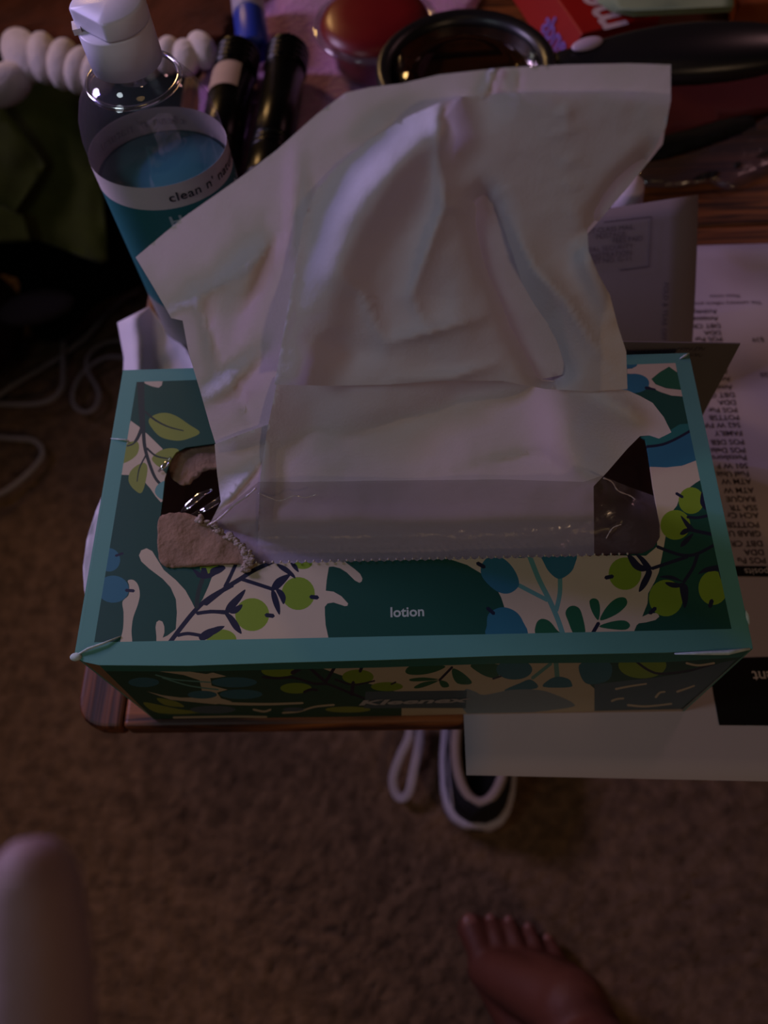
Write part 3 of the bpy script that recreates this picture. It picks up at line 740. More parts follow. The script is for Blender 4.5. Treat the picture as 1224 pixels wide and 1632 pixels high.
# ------------------------------------------------------------------ papers
PW = mat('white_bill_paper', 'b4a8ae', rough=.85, spec=.1, var=.02, vscale=20, trl=.0)
INK = mat('black_print', '544a4e', rough=.8, spec=.1, var=0); BLK = mat('black_block_print', '0c0b0c', rough=.6, spec=.2, var=0)
st = thing('bank_statement', 'large white bill sheet lying upside-down under the right side of the box', 'paper', W(.13, .06, 0))
SX0, SX1, SY0, SY1 = .0225, .245, -.0885, .207
def st_z(x, y): return .0004 + .004*math.exp(-((y-.207)/.03)**2)*1 + .0012*math.exp(-((y+.0885)/.012)**2)
nx, ny = 16, 30; V = []; Fq = []
for j in range(ny+1):
    for i in range(nx+1):
        x = SX0+(SX1-SX0)*i/nx; y_ = SY0+(SY1-SY0)*j/ny - .0052*i/nx*1.2*(1 if j < 3 else .5); V.append(W(x, y_, st_z(x, y_)))
for j in range(ny):
    for i in range(nx): k = j*(nx+1)+i; Fq.append((k, k+1, k+nx+2, k+nx+1))
so = obj('sheet', V, Fq, PW, st); solid(so, .00012, 1)
def on_st(x, y): p = atz(x, y, .0006); return W(p.x, p.y, st_z(p.x, p.y)+.00035)
def patch(name, px, m, parent, f=on_st, cell=14):
    v2, F, _ = printed_sheet(px, [], [], cell=cell); return obj(name, [f(a, b) for a, b in v2], F.tolist(), m, parent)
patch('header_block', [(1128,1050),(1400,1042),(1400,1158),(1146,1156)], BLK, st)
patch('header_strip', [(1120,902),(1400,903),(1400,922),(1130,918)], BLK, st)
mb = MB(); lines = [("Activity", 1142, 497), ("Amazon", 1144, 508), ("DBT CRE", 1148, 519), ("DDA", 1149, 530), ("POS Pur A", 1151, 540), ("Activity", 1160, 592), ("Amazon", 1164, 604), ("Amaz", 1167, 617), ("DBT CRE", 1171, 629), ("DDA", 1173, 641), ("POS Pur", 1175, 653), ("POTTSB", 1178, 665), ("562 W FW", 1180, 677), ("FAMILY", 1183, 690), ("POS DEB", 1186, 704), ("POS Debi", 1188, 717), ("Pottsboro", 1190, 729), ("501 W F", 1192, 742), ("Fuel Unit", 1194, 755), ("ATM W", 1197, 767), ("ATM W", 1201, 781), ("RAQUE", 1204, 795), ("SSA TR", 1207, 809), ("ACH Cr", 1209, 821), ("POTTSB", 1210, 836), ("GRAB U", 1213, 850), ("DBT CR", 1216, 866), ("DDA", 1218, 880), ("POS Pu", 1221, 893)]
ex, ey = Vector((-1, .02, 0)).normalized(), Vector((.02, -1, 0)).normalized()
for s, x, y_ in lines: text_into(mb, s, on_st(x, y_), ex, ey, .0043, bold=.00006)
text_into(mb, "This summary reflects account activity", on_st(1213, 483), ex, ey, .0034); text_into(mb, "Please review", on_st(1178, 473), ex, ey, .003)
for s, x, y_ in (("$39", 1218, 541), ("$20", 1232, 597)): text_into(mb, s, on_st(x, y_), ex, ey, .0043)
tag(mb.build('printed_text', INK, st, smooth=False), kind='stuff')
WPR = mat('white_print', 'c8c0c0', var=0)
mb = MB(); text_into(mb, "Deposits", on_st(1246, 911)+Vector((0, 0, .0002)), ex, ey, .0048); mb.build('reversed_text', WPR, st, smooth=False); mb = MB(); text_into(mb, "ent", on_st(1234, 1078)+Vector((0, 0, .0002)), ex, ey, .0072, bold=.0001)
mb.build('reversed_text', WPR, st, smooth=False)

# envelope leaning up behind the box
ET, EB, E2 = atz(1113, 310, .06), atz(1097, 640, .0), atz(965, 333, .06)
ee = (E2-ET).normalized(); ewd = .150; edn = (EB-ET)
EP = mat('grey_envelope_paper', '7c7278', rough=.85, spec=.1, var=.02, vscale=20)
en = thing('reply_envelope', 'grey-white reply envelope with boxed postage mark, leaning behind the box', 'envelope', Vector((EB.x-.07, EB.y, TT)))
def ep(u, v): return ET+ee*(ewd*u)+edn*v + Vector((0, 0, .0035*math.sin(v*math.pi)))
V = [ep(i/10, j/10) for j in range(11) for i in range(11)]; Fq = [(j*11+i, j*11+i+1, (j+1)*11+i+1, (j+1)*11+i) for j in range(10) for i in range(10)]
solid(obj('envelope_body', V, Fq, EP, en), .0008, -1)
efn = ee.cross(edn).normalized(); efn = efn if efn.z > 0 else -efn
edir = edn.normalized()
def one(x, y):
    p = atplane(x, y, ET, efn); v = (p-ET).dot(edir)/edn.length
    return p + Vector((0, 0, .0035*math.sin(max(0, min(1, v))*math.pi))) + efn*.0013
def fit_on_env(mb, s, x, y, size, exx, eyy, **kw):
    v, f = text_mesh(s, size, **kw); base = one(x, y); mb.add([base+exx*q.x+eyy*q.y for q in v], f)
mb = MB()
for a, b in (((960,359),(1036,349.5)), ((1036,349.5),(1031,432.5)), ((1031,432.5),(985,439))):
    A, B = one(*a), one(*b); d = (B-A).normalized(); s = efn.cross(d).normalized()*.00022; mb.add([A-s, B-s, B+s, A+s], [(0, 1, 2, 3)])
exx = (one(1030, 385)-one(970, 391)).normalized(); eyy = (one(1000, 360)-one(1003, 420)).normalized()
for s, x, y_ in (("FIRST CLASS MAIL", 1008, 367), ("POSTAGE", 995, 379), ("FEES PAID", 1022, 386), ("SOCIAL SECURITY", 1006, 399), ("ADMINISTRATION", 1004, 410), ("PERMIT NO. G-11", 1004, 419)):
    fit_on_env(mb, s, x, y_, .0036, exx, eyy, align='RIGHT')
ex2 = (one(1056, 540)-one(1059, 458)).normalized(); ey2 = efn.cross(ex2).normalized()
fit_on_env(mb, "FOLD & TEAR OFF", 1058, 458, .0036, ex2, ey2)
mb.build('printed_text', INK, en, smooth=False)

# upright card behind the box
cd = thing('folded_card', 'dark grey printed card standing upright at the back right corner of the box', 'card', W(.11, .067, 0))
CY = .0668; a = aty(1180, 548, CY); b = aty(940, 544, CY)
V = [a, b, Vector((b.x, CY+.001, TT+.0008)), Vector((a.x, CY+.001, TT+.0008))]
o = obj('card_sheet', V, [(0, 1, 2, 3)], mat('grey_card', '6f6866', rough=.85, spec=.1, var=.03), cd, smooth=False); solid(o, .0006, -1)
mb = MB()
for s, x, y_, sz in (("RETAIN THIS PORTION FOR YOUR RECORDS", 1124, 556, .0030), ("Amount due", 1120, 567, .0030)):
    p = aty(x, y_, CY-.0012); text_into(mb, s, p, Vector((-1, 0, 0)), Vector((0, 0, -1)), sz)
mb.build('printed_text', INK, cd, smooth=False)

# tissues lying behind / beside the box
def lay(pts, z, relief, name, label, cell=8, amp=.004):
    P = pts
    v2, F, _ = printed_sheet(P, [], [], cell=cell)
    V = []
    for a, b in v2:
        h = z(a, b) if callable(z) else z
        V.append(atz(a, b, h + amp*.5*noise.noise(Vector((a*.03, b*.03, 7)))))
    o = obj(name, V, F.tolist(), TM); solid(o, .0003, -1); return tag(o, label, 'tissue')
# (its own long fold catches the lavender light)
lay([(187,514),(238,488),(262,520),(300,560),(330,640),(320,720),(210,720),(196,600),(197,570)], lambda x, y: .020+.012*math.exp(-((x-(215+(y-500)*.05))/18)**2), None, 'used_tissue', 'pinkish white tissue standing between the bottle and the back left corner')
lay([(190,770),(165,785),(152,815),(138,860),(132,905),(134,940),(140,965),(190,965),(215,860)], lambda x, y: .045, None, 'crumpled_tissue', 'white tissue edge peeking out left of the box', amp=.002)

# ------------------------------------------------------------------ things at the back of the table
PK = mat('pink_plush', 'b478b0', rough=1, spec=.05, var=.12, vscale=80, bump=1, bscale=260, sheen=.6)
def heap(name, px, zf, m, label, cat, cell=14, base=0.0):
    v2, F, _ = printed_sheet(spline(px, 4, True), [], [], cell=cell)
    P = spline(px, 4, True); Pa = np.array(P)
    V = []
    for a, b in v2:
        d = np.hypot(Pa[:, 0]-a, Pa[:, 1]-b).min(); e = min(1, d/40); e = math.sqrt(max(0, 1-(1-e)**2))
        q = atz(a, b, base); h = zf*e*(.75+.5*noise.noise(q*25)); V.append(Vector((q.x, q.y, base+TT+.0006+max(0, h))))
    o = obj(name, V, F.tolist(), m); solid(o, .0005, -1); return tag(o, label, cat)
heap('pink_towel', [(325,-60),(480,-70),(760,-60),(745,40),(690,120),(600,260),(480,320),(330,330),(318,200),(322,60)], .008, PK, 'fuzzy pink towel under the flashlights at the back of the table', 'towel')
# flashlights
FBk = mat('black_anodised_metal', '0e0c0e', rough=.28, spec=.6, metal=.75, var=.1)
def flashlight(px, py, r, yaw, label, lab):
    p = atz(px, py, .008+r*1.6); t = thing('flashlight', label, 'flashlight', W(p.x, p.y, .010), 'black flashlights on the pink towel'); base = W(p.x, p.y, .010+r)
    Rm = Matrix.Translation(base) @ Matrix.Rotation(math.radians(yaw), 4, 'Z') @ Matrix.Rotation(math.radians(90), 4, 'X')   # local z -> -y
    pr = [(0, 0), (r*.8, 0), (r*.92, .002)]
    for k in range(4): z = .004+k*.005; pr += [(r, z), (r, z+.0032), (r*.93, z+.0036), (r*.93, z+.0046)]
    MB().lathe(pr+[(r*.95, .025)], Rm, 36, cap1=True).build('tail_cap', FBk, t)
    MB().lathe([(r*.93, .0255), (r*.93, .092), (r*.86, .094)], Rm, 36, cap0=True, cap1=True).build('barrel', FBk, t)
    MB().lathe([(r*.86, .0945), (r*.98, .096), (r*.98, .098), (r*.9, .099), (r*.98, .100), (r*.98, .103), (r*.9, .104), (r*.98, .105), (r*1.0, .125), (r*.95, .130), (r*.9, .128)], Rm, 36, cap0=True).build('head', FBk, t)
    MB().lathe([(0, .127), (r*.9, .1272)], Rm, 36).build('lens', mat('flashlight_lens', '888890', rough=.1, var=0), t)
    if lab:
        mb = MB(); v = []; f = []
        for i in range(2):
            for k in range(13): a_ = math.radians(185+k*10); v.append(Rm @ Vector((r*.96*math.cos(a_), -r*.96*math.sin(a_)*-1*-1, .028+i*.022)))
        for k in range(12): f.append((k, k+1, 14+k, 13+k))
        mb.add(v, f).build('sticker', mat('kraft_sticker', 'a08878', rough=.7, var=.1), t)
    return t
flashlight(378, 68, .0145, -3, 'black flashlight with a tan sticker, nearest the sanitizer bottle', True)
flashlight(458, 64, .0140, -3, 'black flashlight without sticker, lying right of the stickered one', False)
# blue glue stick
p = atz(402, 72, .024); t = thing('glue_stick', 'blue tube with a pale cap behind the two flashlights', 'tube', W(p.x, p.y, .012))
Rm = Matrix.Translation(W(p.x, p.y, .020)) @ Matrix.Rotation(math.radians(8), 4, 'Z') @ Matrix.Rotation(math.radians(-84), 4, 'X')
MB().lathe([(0, 0), (.0105, 0), (.011, .001), (.011, .032), (.0105, .033)], Rm, 32, cap1=True).build('tube', mat('blue_plastic', '22389c', rough=.4, var=.03), t)
MB().lathe([(.0108, .0335), (.0112, .035), (.0112, .055), (.010, .057), (0, .0572)], Rm, 32, cap0=True).build('cap', mat('pale_cap', 'a8a0b4', rough=.4), t)
# red lidded tub
p = atz(597, 26, .042); t = thing('plastic_tub', 'small clear plastic tub holding deep red gel', 'tub', W(p.x, p.y, .009))
Mx = Matrix.Translation(W(p.x, p.y, .009)) @ Matrix.Diagonal((1, 1, .78, 1))
clr = film_mat('clear_tub_plastic', 'a08890', gloss=.14, diffuse=.14, rough=.08, bump=.1)
redm = mat('deep_red_gel', '6a0c12', rough=.35, spec=.5, var=.12, vscale=30)
MB().lathe([(0, 0), (.026, 0), (.029, .004), (.031, .030), (.033, .034)], Mx, 48).build('tub_body', clr, t)
MB().lathe([(0, .002), (.0245, .002), (.0275, .006), (.029, .028), (0, .029)], Mx, 48).build('red_gel', redm, t)
MB().lathe([(.033, .034), (.040, .0345), (.041, .036), (.040, .038), (.037, .0385), (.036, .037), (.033, .036)], Mx, 48).build('rim', clr, t)
MB().lathe([(.0355, .0375), (.034, .041), (.028, .045), (.018, .047), (0, .048)], Mx, 48).build('domed_lid', redm, t)
# magnifying glass
mc = atz(742, 114, .052); t = thing('magnifying_glass', 'large black magnifying glass lying behind the tissue', 'magnifying glass', mc)
BP = mat('black_gloss_plastic', '161415', rough=.34, spec=.6, var=.05)
hd = atz(1185, 74, .052)-mc; dirx = hd.normalized(); ang = math.atan2(dirx.y, dirx.x)
Mx = Matrix.Translation(mc) @ Matrix.Rotation(ang, 4, 'Z')
RR = (atz(604, 100, .052)-atz(888, 95, .052)).length/2
ring = [(RR-.009, -.0035), (RR-.002, -.006), (RR, -.004), (RR, .004), (RR-.003, .0065), (RR-.008, .0035), (RR-.009, 0), (RR-.009, -.0035)]
MB().lathe(ring, Mx, 64).build('rim', BP, t)
MB().lathe([(0, .0035), (RR*.5, .0028), (RR-.0085, .0005), (RR-.0085, -.0005), (RR*.5, -.0028), (0, -.0035)], Mx, 64).build('lens', mat('magnifier_glass', '8a8078', rough=.03, trans=1, ior=1.3, var=0), t)
mb = MB(); pts = []; rad = []
for s, r_ in ((RR-.004, .008), (RR+.008, .010), (RR+.024, .014), (RR+.048, .021), (RR+.08, .024), (RR+.115, .021), (RR+.14, .014), (RR+.148, .004)): pts.append(Mx @ Vector((s, -.003*(s-RR)/.1, 0))); rad.append(r_)
mb.tube(pts, rad, 20, flat=.55, up=(0, 0, 1)); subsurf(mb.build('handle', BP, t), 1)
MB().ball(atz(936, 70, .0600), (.0100, .0048, .0024), 12, Matrix.Rotation(ang+.32, 4, 'Z')).build('light_button', mat('white_button', 'b8a4b8', rough=.4, var=.02), t)
# red carton
RD = mat('red_carton', '98120e', rough=.45, spec=.4, var=.05); RD2 = mat('dark_red_carton', '6a0a14', rough=.5, var=.05)
def carton(corner, far, width_vec, h, label, name='carton'):
    pass
a = atz(928, 54, .026); b = atz(850, -60, .026); d = (b-a).normalized(); w_ = Vector((-d.y, d.x, 0)); w_ = w_ if w_.x > 0 else -w_
t = thing('red_carton', 'red carton with pale lettering behind the magnifying glass', 'carton', Vector((a.x, a.y, TT)))
L_, Wd = .12, .055
v = [a, a+w_*Wd, a+w_*Wd+d*L_, a+d*L_]; lo = [Vector((q.x, q.y, TT+.001)) for q in v]; lo[0] -= w_*.012; lo[3] -= w_*.012
o = MB().add(v+lo, [(0, 1, 2, 3), (7, 6, 5, 4), (0, 4, 5, 1), (1, 5, 6, 2), (2, 6, 7, 3), (3, 7, 4, 0)]).build('carton_body', RD, t, smooth=False); bevel(o, .0008)
mb = MB(); q0 = atz(978, 46, .0264)
text_into(mb, 'me', q0, d, -w_, .034, align='LEFT', bold=.0008)
mb.build('lettering', mat('pale_lettering', 'c8b0b4', var=0), t, smooth=False)
mb = MB(); q0 = atz(892, 62, .012); q1 = atz(812, -6, .012); dd = (q1-q0).normalized(); nn = Vector((-dd.y, dd.x, 0))
side_up = (v[0]-lo[0]).normalized()
text_into(mb, 'Soup', lo[0]+(v[0]-lo[0])*.5-w_*.0012+d*.012, d, side_up, .02, bold=.0004) if False else None
text_into(mb, 'ends', lo[0]+(v[0]-lo[0])*.45-w_*.0010+d*.006, d, side_up, .019, bold=.0004)
mb.build('lettering', mat('violet_lettering', '7a5cb0', var=0), t, smooth=False)
# folded pale-green banknote-like papers
GN = mat('pale_green_paper', '8a9a7c', rough=.9, spec=.1, var=.05)
for k in range(5):
    z = .030+k*.0016; pts = [(952+k*5, 2-k*2), (975+k*3, 18-k), (1010, 25-k*2), (1165+k, 18-k*2), (1168, -40), (1100, -60), (960, -55)]
    v2, F, _ = printed_sheet(pts, [], [], cell=20)
    o = obj('green_paper_slip', [atz(x, y, z+.0008*math.sin(x*.04+k)) for x, y in v2], F.tolist(), GN); solid(o, .0006, -1)
    tag(o, ['lowest', 'second lowest', 'middle', 'second highest', 'topmost'][k]+' pale green paper slip of the stack at the top right', 'paper', 'stacked pale green paper slips')
a, b = atz(960, 0, 0), atz(1160, 0, 0)
o = MB().box((a.x, a.y, TT+.001), (b.x+.02, a.y+.06, TT+.0285)).build('maroon_box', RD2, smooth=False); tag(o, 'dark red box carrying the pale green paper slips', 'box')
a = atz(1170, 14, .02)
o = MB().box((a.x+.004, a.y+.005, TT+.001), (a.x+.07, a.y+.055, TT+.02)).build('orange_packet', mat('orange_card', '9a4a22', rough=.6), smooth=False); bevel(o, .001); tag(o, 'small orange packet at the top right corner', 'packet')
# dark red folder under the handle
pts = [(1045,110),(1230,105),(1330,100),(1330,215),(1224,185),(1060,222),(1010,225),(1000,120)]
v2, F, _ = printed_sheet([(1000,60),(1400,40),(1400,150),(1224,172),(1150,190),(1060,215),(990,232)], [], [], cell=20)
o = obj('dark_red_folder', [atz(x, y, .006) for x, y in v2], F.tolist(), mat('dark_red_cover', '4e0c0c', rough=.6, var=.08)); solid(o, .005, -1); tag(o, 'dark red folder under the magnifying glass handle', 'folder')
# black pouch and clear packaging
pts = [(1000,232),(1060,215),(1150,188),(1190,180),(1205,200),(1196,212),(1110,238),(1060,255),(1020,258),(985,256)]
heap('black_pouch', pts, .010, mat('black_cloth', '08080a', rough=.8, var=.1), 'flat black pouch in front of the dark red folder', 'pouch', cell=10)
CP = film_mat('clear_packaging', '5a4e58', gloss=.08, diffuse=.42, rough=.2, bump=.5, bscale=80)
pk = thing('blister_pack', 'empty clear plastic packaging lying between black pouch and papers', 'packaging', atz(1120, 260, 0))
def bl(pts, z, name, m):
    v2, F, _ = printed_sheet(spline(pts, 4, True), [], [], cell=12); P = np.array(spline(pts, 4, True)); V = []
    for a_, b_ in v2:
        d_ = np.hypot(P[:, 0]-a_, P[:, 1]-b_).min(); e = min(1, d_/10); V.append(atz(a_, b_, z+.004*e))
    return obj(name, V, F.tolist(), m, pk)
bl([(1012,262),(1060,255),(1110,240),(1180,212),(1260,170),(1280,240),(1240,270),(1195,292),(1165,303),(1140,296),(1125,292),(1090,298),(1040,299),(1020,292)], .002, 'film_tray', CP)
for q in ([(1105,285),(1125,274),(1145,273),(1140,280),(1115,288)], [(1170,260),(1180,257),(1181,264),(1170,268)], [(1205,248),(1235,236),(1240,240),(1215,250)]):
    bl(q, .0068, 'dark_slot', mat('dark_slot', '100c0e', var=0))
# white stick behind the envelope
t = MB(); t.tube([atz(992, 330, .040), atz(1000, 312, .046), atz(1006, 296, .046), atz(1008, 288, .044)], [.0085, .0088, .007, .003], 16)
o = t.build('white_tube', mat('white_plastic_soft', 'c8b8c4', rough=.5, var=.02)); tag(o, 'rounded white tube poking out behind the reply envelope', 'tube')

# ------------------------------------------------------------------ left of the table: bag with cloth, blanket, cords
bagm = mat('black_bag_fabric', '0a0a0c', rough=.9, spec=.1, var=.2, vscale=60, bump=.6, bscale=500)
def zpile(y): return float(np.interp(y, [-150, 0, 100, 430, 540], [-.10, -.10, -.13, -.33, -.408]))
P = spline([(-300,250),(-300,420),(0,435),(30,480),(60,540),(110,535),(150,490),(200,465),(262,440),(330,400),(300,-120),(-200,-150)], 4, True); v2, F, _ = printed_sheet(P, [], [], cell=22); V = []
for a_, b_ in v2:
    z_ = zpile(b_); q = atz(a_, b_, z_); V.append(atz(a_, b_, max(-.412, z_+.03*noise.noise(q*9))))
bm_o = obj('black_bag', V, F.tolist(), bagm); solid(bm_o, .006, -1); tag(bm_o, 'slumped black fabric bag on the carpet left of the table', 'bag')
fl = mat('olive_green_felt', '6c7434', rough=1, spec=.05, var=.12, vscale=60, bump=.5, bscale=700, sheen=.3)
gt = thing('felt_hat', 'olive green felt piece with puffy white ruffled trim on the black bag', 'hat', atz(80, 280, zpile(280)))
def felt(name, pts, zf, par):
    v2, F, _ = printed_sheet(pts, [], [], cell=14); o = obj(name, [atz(x, y, zf(x, y)) for x, y in v2], F.tolist(), fl, par); return solid(o, .003, -1)
felt('felt_body', [(-80,150),(0,120),(60,105),(145,140),(158,250),(172,415),(160,420),(60,382),(-80,385)], lambda x, y: zpile(y)+.034+.010*math.exp(-((x-150)/30)**2)+.006*noise.noise(Vector((x*.015, y*.015, 1))), gt)
felt('folded_flap', [(-80,150),(0,168),(72,262),(66,275),(0,372),(-80,380)], lambda x, y: zpile(y)+.050+.006*noise.noise(Vector((x*.02, y*.02, 4))), gt)
felt('folded_flap', [(-60,330),(0,330),(36,345),(48,384),(-60,388)], lambda x, y: zpile(y)+.056, gt)
wf = mat('white_plush_trim', 'd0c4c0', rough=1, spec=.05, var=.08, vscale=90, bump=.5, bscale=300, sheen=.4)
for x, y, rx, ry, rot in ((8,135,.020,.013,-40),(38,88,.014,.026,-28),(70,92,.0105,.022,-12),(102,102,.0105,.021,-2),(130,112,.010,.018,10),(158,115,.010,.018,14),(205,105,.010,.018,10),(238,96,.010,.018,6),(268,88,.011,.018,4),(296,92,.012,.018,-10),(322,80,.012,.020,-25)):
    zz_ = float(np.interp(x, [0, 200, 260], [-.035, -.015, .018])); c_ = atz(x, y, zz_); k_ = (c_-_C).dot(_F)/.56*(1 if x < 200 else .8)
    MB().ball(c_, (rx*k_, ry*k_, .013*k_), 10, Matrix.Rotation(math.radians(-rot), 4, 'Z')).build('trim_puff', wf, gt)
# brown blanket
br = mat('brown_fleece', '4a2616', rough=1, spec=.02, var=.45, vscale=22, bump=1, bscale=120, sheen=.05)
P = [(-150,-120),(420,-160),(370,30),(320,62),(150,70),(60,50),(0,60),(-150,90)]
v2, F, _ = printed_sheet(spline(P, 4, True), [], [], cell=18)
V = []
for x, y in v2:
    q = atz(x, y, -.035); h = noise.noise(Vector((q.x*9, q.y*26+q.x*8, 2))); V.append(atz(x, y, float(np.interp(x, [-50, 200, 290], [-.045, -.03, .016]))+.014*h))
o = obj('fleece_blanket', V, F.tolist(), br); solid(o, .012, -1); tag(o, 'rumpled dark brown fleece blanket behind the sanitizer bottle', 'blanket')
# items on the floor side
o = MB().ball(atz(58, 490, -.345), (.045, .022, .014), 10, Matrix.Rotation(.25, 4, 'Z')).build('grey_cloth_bundle', mat('grey_cloth', '4a4048', rough=.95, bump=.4), origin=None)
tag(o, 'small grey cloth bundle beside the black bag', 'cloth')
o = MB().ball(atz(-40, 520, -.370), (.055, .075, .045), 12).build('maroon_cushion', mat('maroon_fabric', '2e0c0e', rough=1, bump=.4)); tag(o, 'dark maroon cushion at the left edge of the picture', 'cushion')
cm = mat('white_cord', '8a8280', rough=.7, var=.05)
def cord(pts, r, label, z=-TT+.008, parent=None):
    P = spline(pts, 10); return tag(MB().tube([atz(x, y, z) for x, y in P], r, 8).build('drawstring', cm), label, 'drawstring', 'white drawstrings on the carpet left of the table')
cord([(222,462),(190,482),(165,505),(140,535),(95,570),(45,600),(5,625),(-60,680)], .0030, 'white cord running straight from bag corner to left edge')
cord([(100,540),(101,590),(98,620),(75,640),(30,645),(-60,640)], .0030, 'white cord curving under the straight cord at the left', z=-TT+.016)
cord([(215,540),(165,548),(140,570),(142,595),(158,625),(152,650),(135,657),(118,645),(118,620),(135,592),(170,570),(210,572)], .0026, 'white cord with teardrop loop nearest the box', z=-TT+.010)
cord([(-60,690),(10,698),(55,703),(68,725),(45,755),(5,785),(-60,810)], .0032, 'white cord bent in a wide curve at the left edge', z=-TT+.008)
# white strap loop near the shoe
P = spline([(668,1150),(668,1185),(660,1225),(652,1262),(640,1272),(630,1262),(627,1238),(638,1205),(652,1175),(655,1150)], 8)
o = MB().tube([atz(x, y, -TT+.012+.006*math.sin(i*.12)) for i, (x, y) in enumerate(P)], .0042, 10, flat=.4, up=(0, 0, 1)).build('lace_loop', mat('white_lace', 'a89ca0', rough=.8, var=.06)); tag(o, 'looped white lace on the carpet left of the sneaker', 'lace')

# ------------------------------------------------------------------ sneaker: heel towards the viewer, toe under the table
hx, hy = atz(760, 1322, -TT+.02).xy
ctr = atz(765, 1250, -TT+.03); yawS = math.radians(-4)
sn = thing('sneaker', 'black sneaker with white sole standing under the table edge', 'shoe', Vector((hx, hy+.035, 0)))
Ms = Matrix.Translation(Vector((hx, hy, .002))) @ Matrix.Rotation(yawS, 4, 'Z')
def sole_out(s, k=1.0):   # s 0..1 heel->toe half width
    return k*np.interp(s, [0, .02, .06, .12, .22, .4, .55, .72, .86, .95, 1], [.012, .022, .029, .033, .035, .033, .036, .043, .040, .028, .004])
Ls = .262
def loftshoe(zs, inset, name, m, cap=True, topz=None, s0=0.0, s1=1.0):
    mb = MB(); ns = 40; V = []; rings = []
    ss = [(1-math.cos(math.pi*i/ns))/2 for i in range(ns+1)]
    for z, ins in zip(zs, inset):
        ring = []
        for s in ss: ring.append((sole_out(s)-ins if sole_out(s) > ins+.002 else .002, s))
        pts = [(w_, s) for w_, s in ring]+[(-w_, s) for w_, s in ring[::-1]]
        rings.append([Ms @ Vector((w_, ins*.9+s*(Ls-2*ins*.9), z(s) if callable(z) else z)) for w_, s in pts])
    n = len(rings[0]); V = [q for r_ in rings for q in r_]; f = []
    for i in range(len(rings)-1):
        for k in range(n): f.append((i*n+k, i*n+(k+1) % n, (i+1)*n+(k+1) % n, (i+1)*n+k))
    if cap: f.append(tuple(range(n-1, -1, -1))); f.append(tuple((len(rings)-1)*n+k for k in range(n)))
    mb.add(V, f); return mb.build(name, m, sn)
WS = mat('white_rubber', 'b0a8b4', rough=.6, var=.05); BKS = mat('black_shoe_canvas', '121014', rough=.85, var=.1, bump=.3, bscale=900)
loftshoe([0, .003, .018, .026, .027], [.003, 0, 0, .001, .004], 'sole', WS)
def zt(h): return lambda s: np.interp(s, [0, .15, .45, .6, .8, 1], [h, h*.93, h*.98, h*.9, .045+.0, .034])*1.0
loftshoe([.027, lambda s: .027+(zt(.066)(s)-.027)*.5, zt(.066), lambda s: zt(.068)(s)], [.0045, .006, .0100, .013], 'upper', BKS, cap=False)
# padded collar and dark inside
col = []
for i in range(33):
    t = 2*math.pi*i/32; col.append(Ms @ Vector((.0215*math.cos(t), .062+.046*math.sin(t), .068+.004*math.sin(t))))
MB().tube(col, .0042, 10, cap=False).build('collar', mat('pale_lining', '96867e', rough=.9), sn)
mb = MB(); v = [Ms @ Vector((.020*math.cos(2*math.pi*i/32), .062+.045*math.sin(2*math.pi*i/32), .050)) for i in range(32)]; mb.add(v, [tuple(range(32))]); mb.build('insole', mat('dark_insole', '0c0a0a', rough=1), sn)
mb = MB(); a_ = [Ms @ Vector((x, y_, z)) for x, y_, z in ((-.017, .10, .069), (.017, .10, .069), (.020, .16, .062), (-.020, .16, .062), (.018, .225, .042), (-.018, .225, .042))]
o = mb.add(a_, [(0, 1, 2, 3), (3, 2, 4, 5)]).build('tongue', BKS, sn); solid(o, .004, 0)
for k in range(5):
    y_ = .115+k*.02; z = .0735-k*.0035
    MB().tube([Ms @ Vector((-.019, y_, z-.002)), Ms @ Vector((0, y_+.002, z+.001)), Ms @ Vector((.019, y_, z-.002))], .0028, 8, flat=.5, up=(0, 0, 1)).build('lace', mat('white_lace', 'a89ca0'), sn)
MB().tube([Ms @ Vector((-.022, .012, .055)), Ms @ Vector((-.026, .04, .050)), Ms @ Vector((-.028, .085, .048))], .002, 8, flat=.4, up=(1, 0, 0)).build('side_stripe', WS, sn)
MB().tube([Ms @ Vector((0, .0105, .035)), Ms @ Vector((0, .0125, .052)), Ms @ Vector((0, .0165, .066))], [.003, .004, .004], 8, flat=.4, up=(1, 0, 0)).build('heel_tab', mat('grey_tab', '6e6a72', rough=.8), sn)
MB().box((-.006, -.0006, .010), (.006, .0016, .016), Ms).build('heel_badge', BKS, sn, smooth=False)

# ------------------------------------------------------------------ person: bare foot with lower leg, and a blurred finger
skin = mat('brown_skin', '60362a', rough=.6, spec=.35, var=.06, vscale=60, bump=.15, bscale=500)
skin2 = mat('hand_skin', '8a7278', rough=.6, spec=.3, var=.03, vscale=60, bump=.1, bscale=500)
pe = thing('person', 'person standing barefoot in front of the table, one fingertip close by', 'person', Vector((.14, -.30, 0)))
def capsules(chains, name, m, parent, voxel, smooth=6, extra=None):
    mb = MB()
    for pts, rad in chains:
        pts = [Vector(p) for p in pts]
        P = spline([tuple(p) for p in pts], 6); R = np.interp(np.linspace(0, len(pts)-1, len(P)), range(len(pts)), rad)
        mb.tube(P, list(R), 20)
        mb.ball(P[0], R[0], 8); mb.ball(P[-1], R[-1], 8)
    if extra: extra(mb)
    o = obj(name, mb.v, mb.f, m, parent)
    r_ = o.modifiers.new('skin_union', 'REMESH'); r_.mode = 'VOXEL'; r_.voxel_size = voxel; r_.use_smooth_shade = True
    s = o.modifiers.new('soften', 'SMOOTH'); s.iterations = smooth; s.factor = .5
    return o
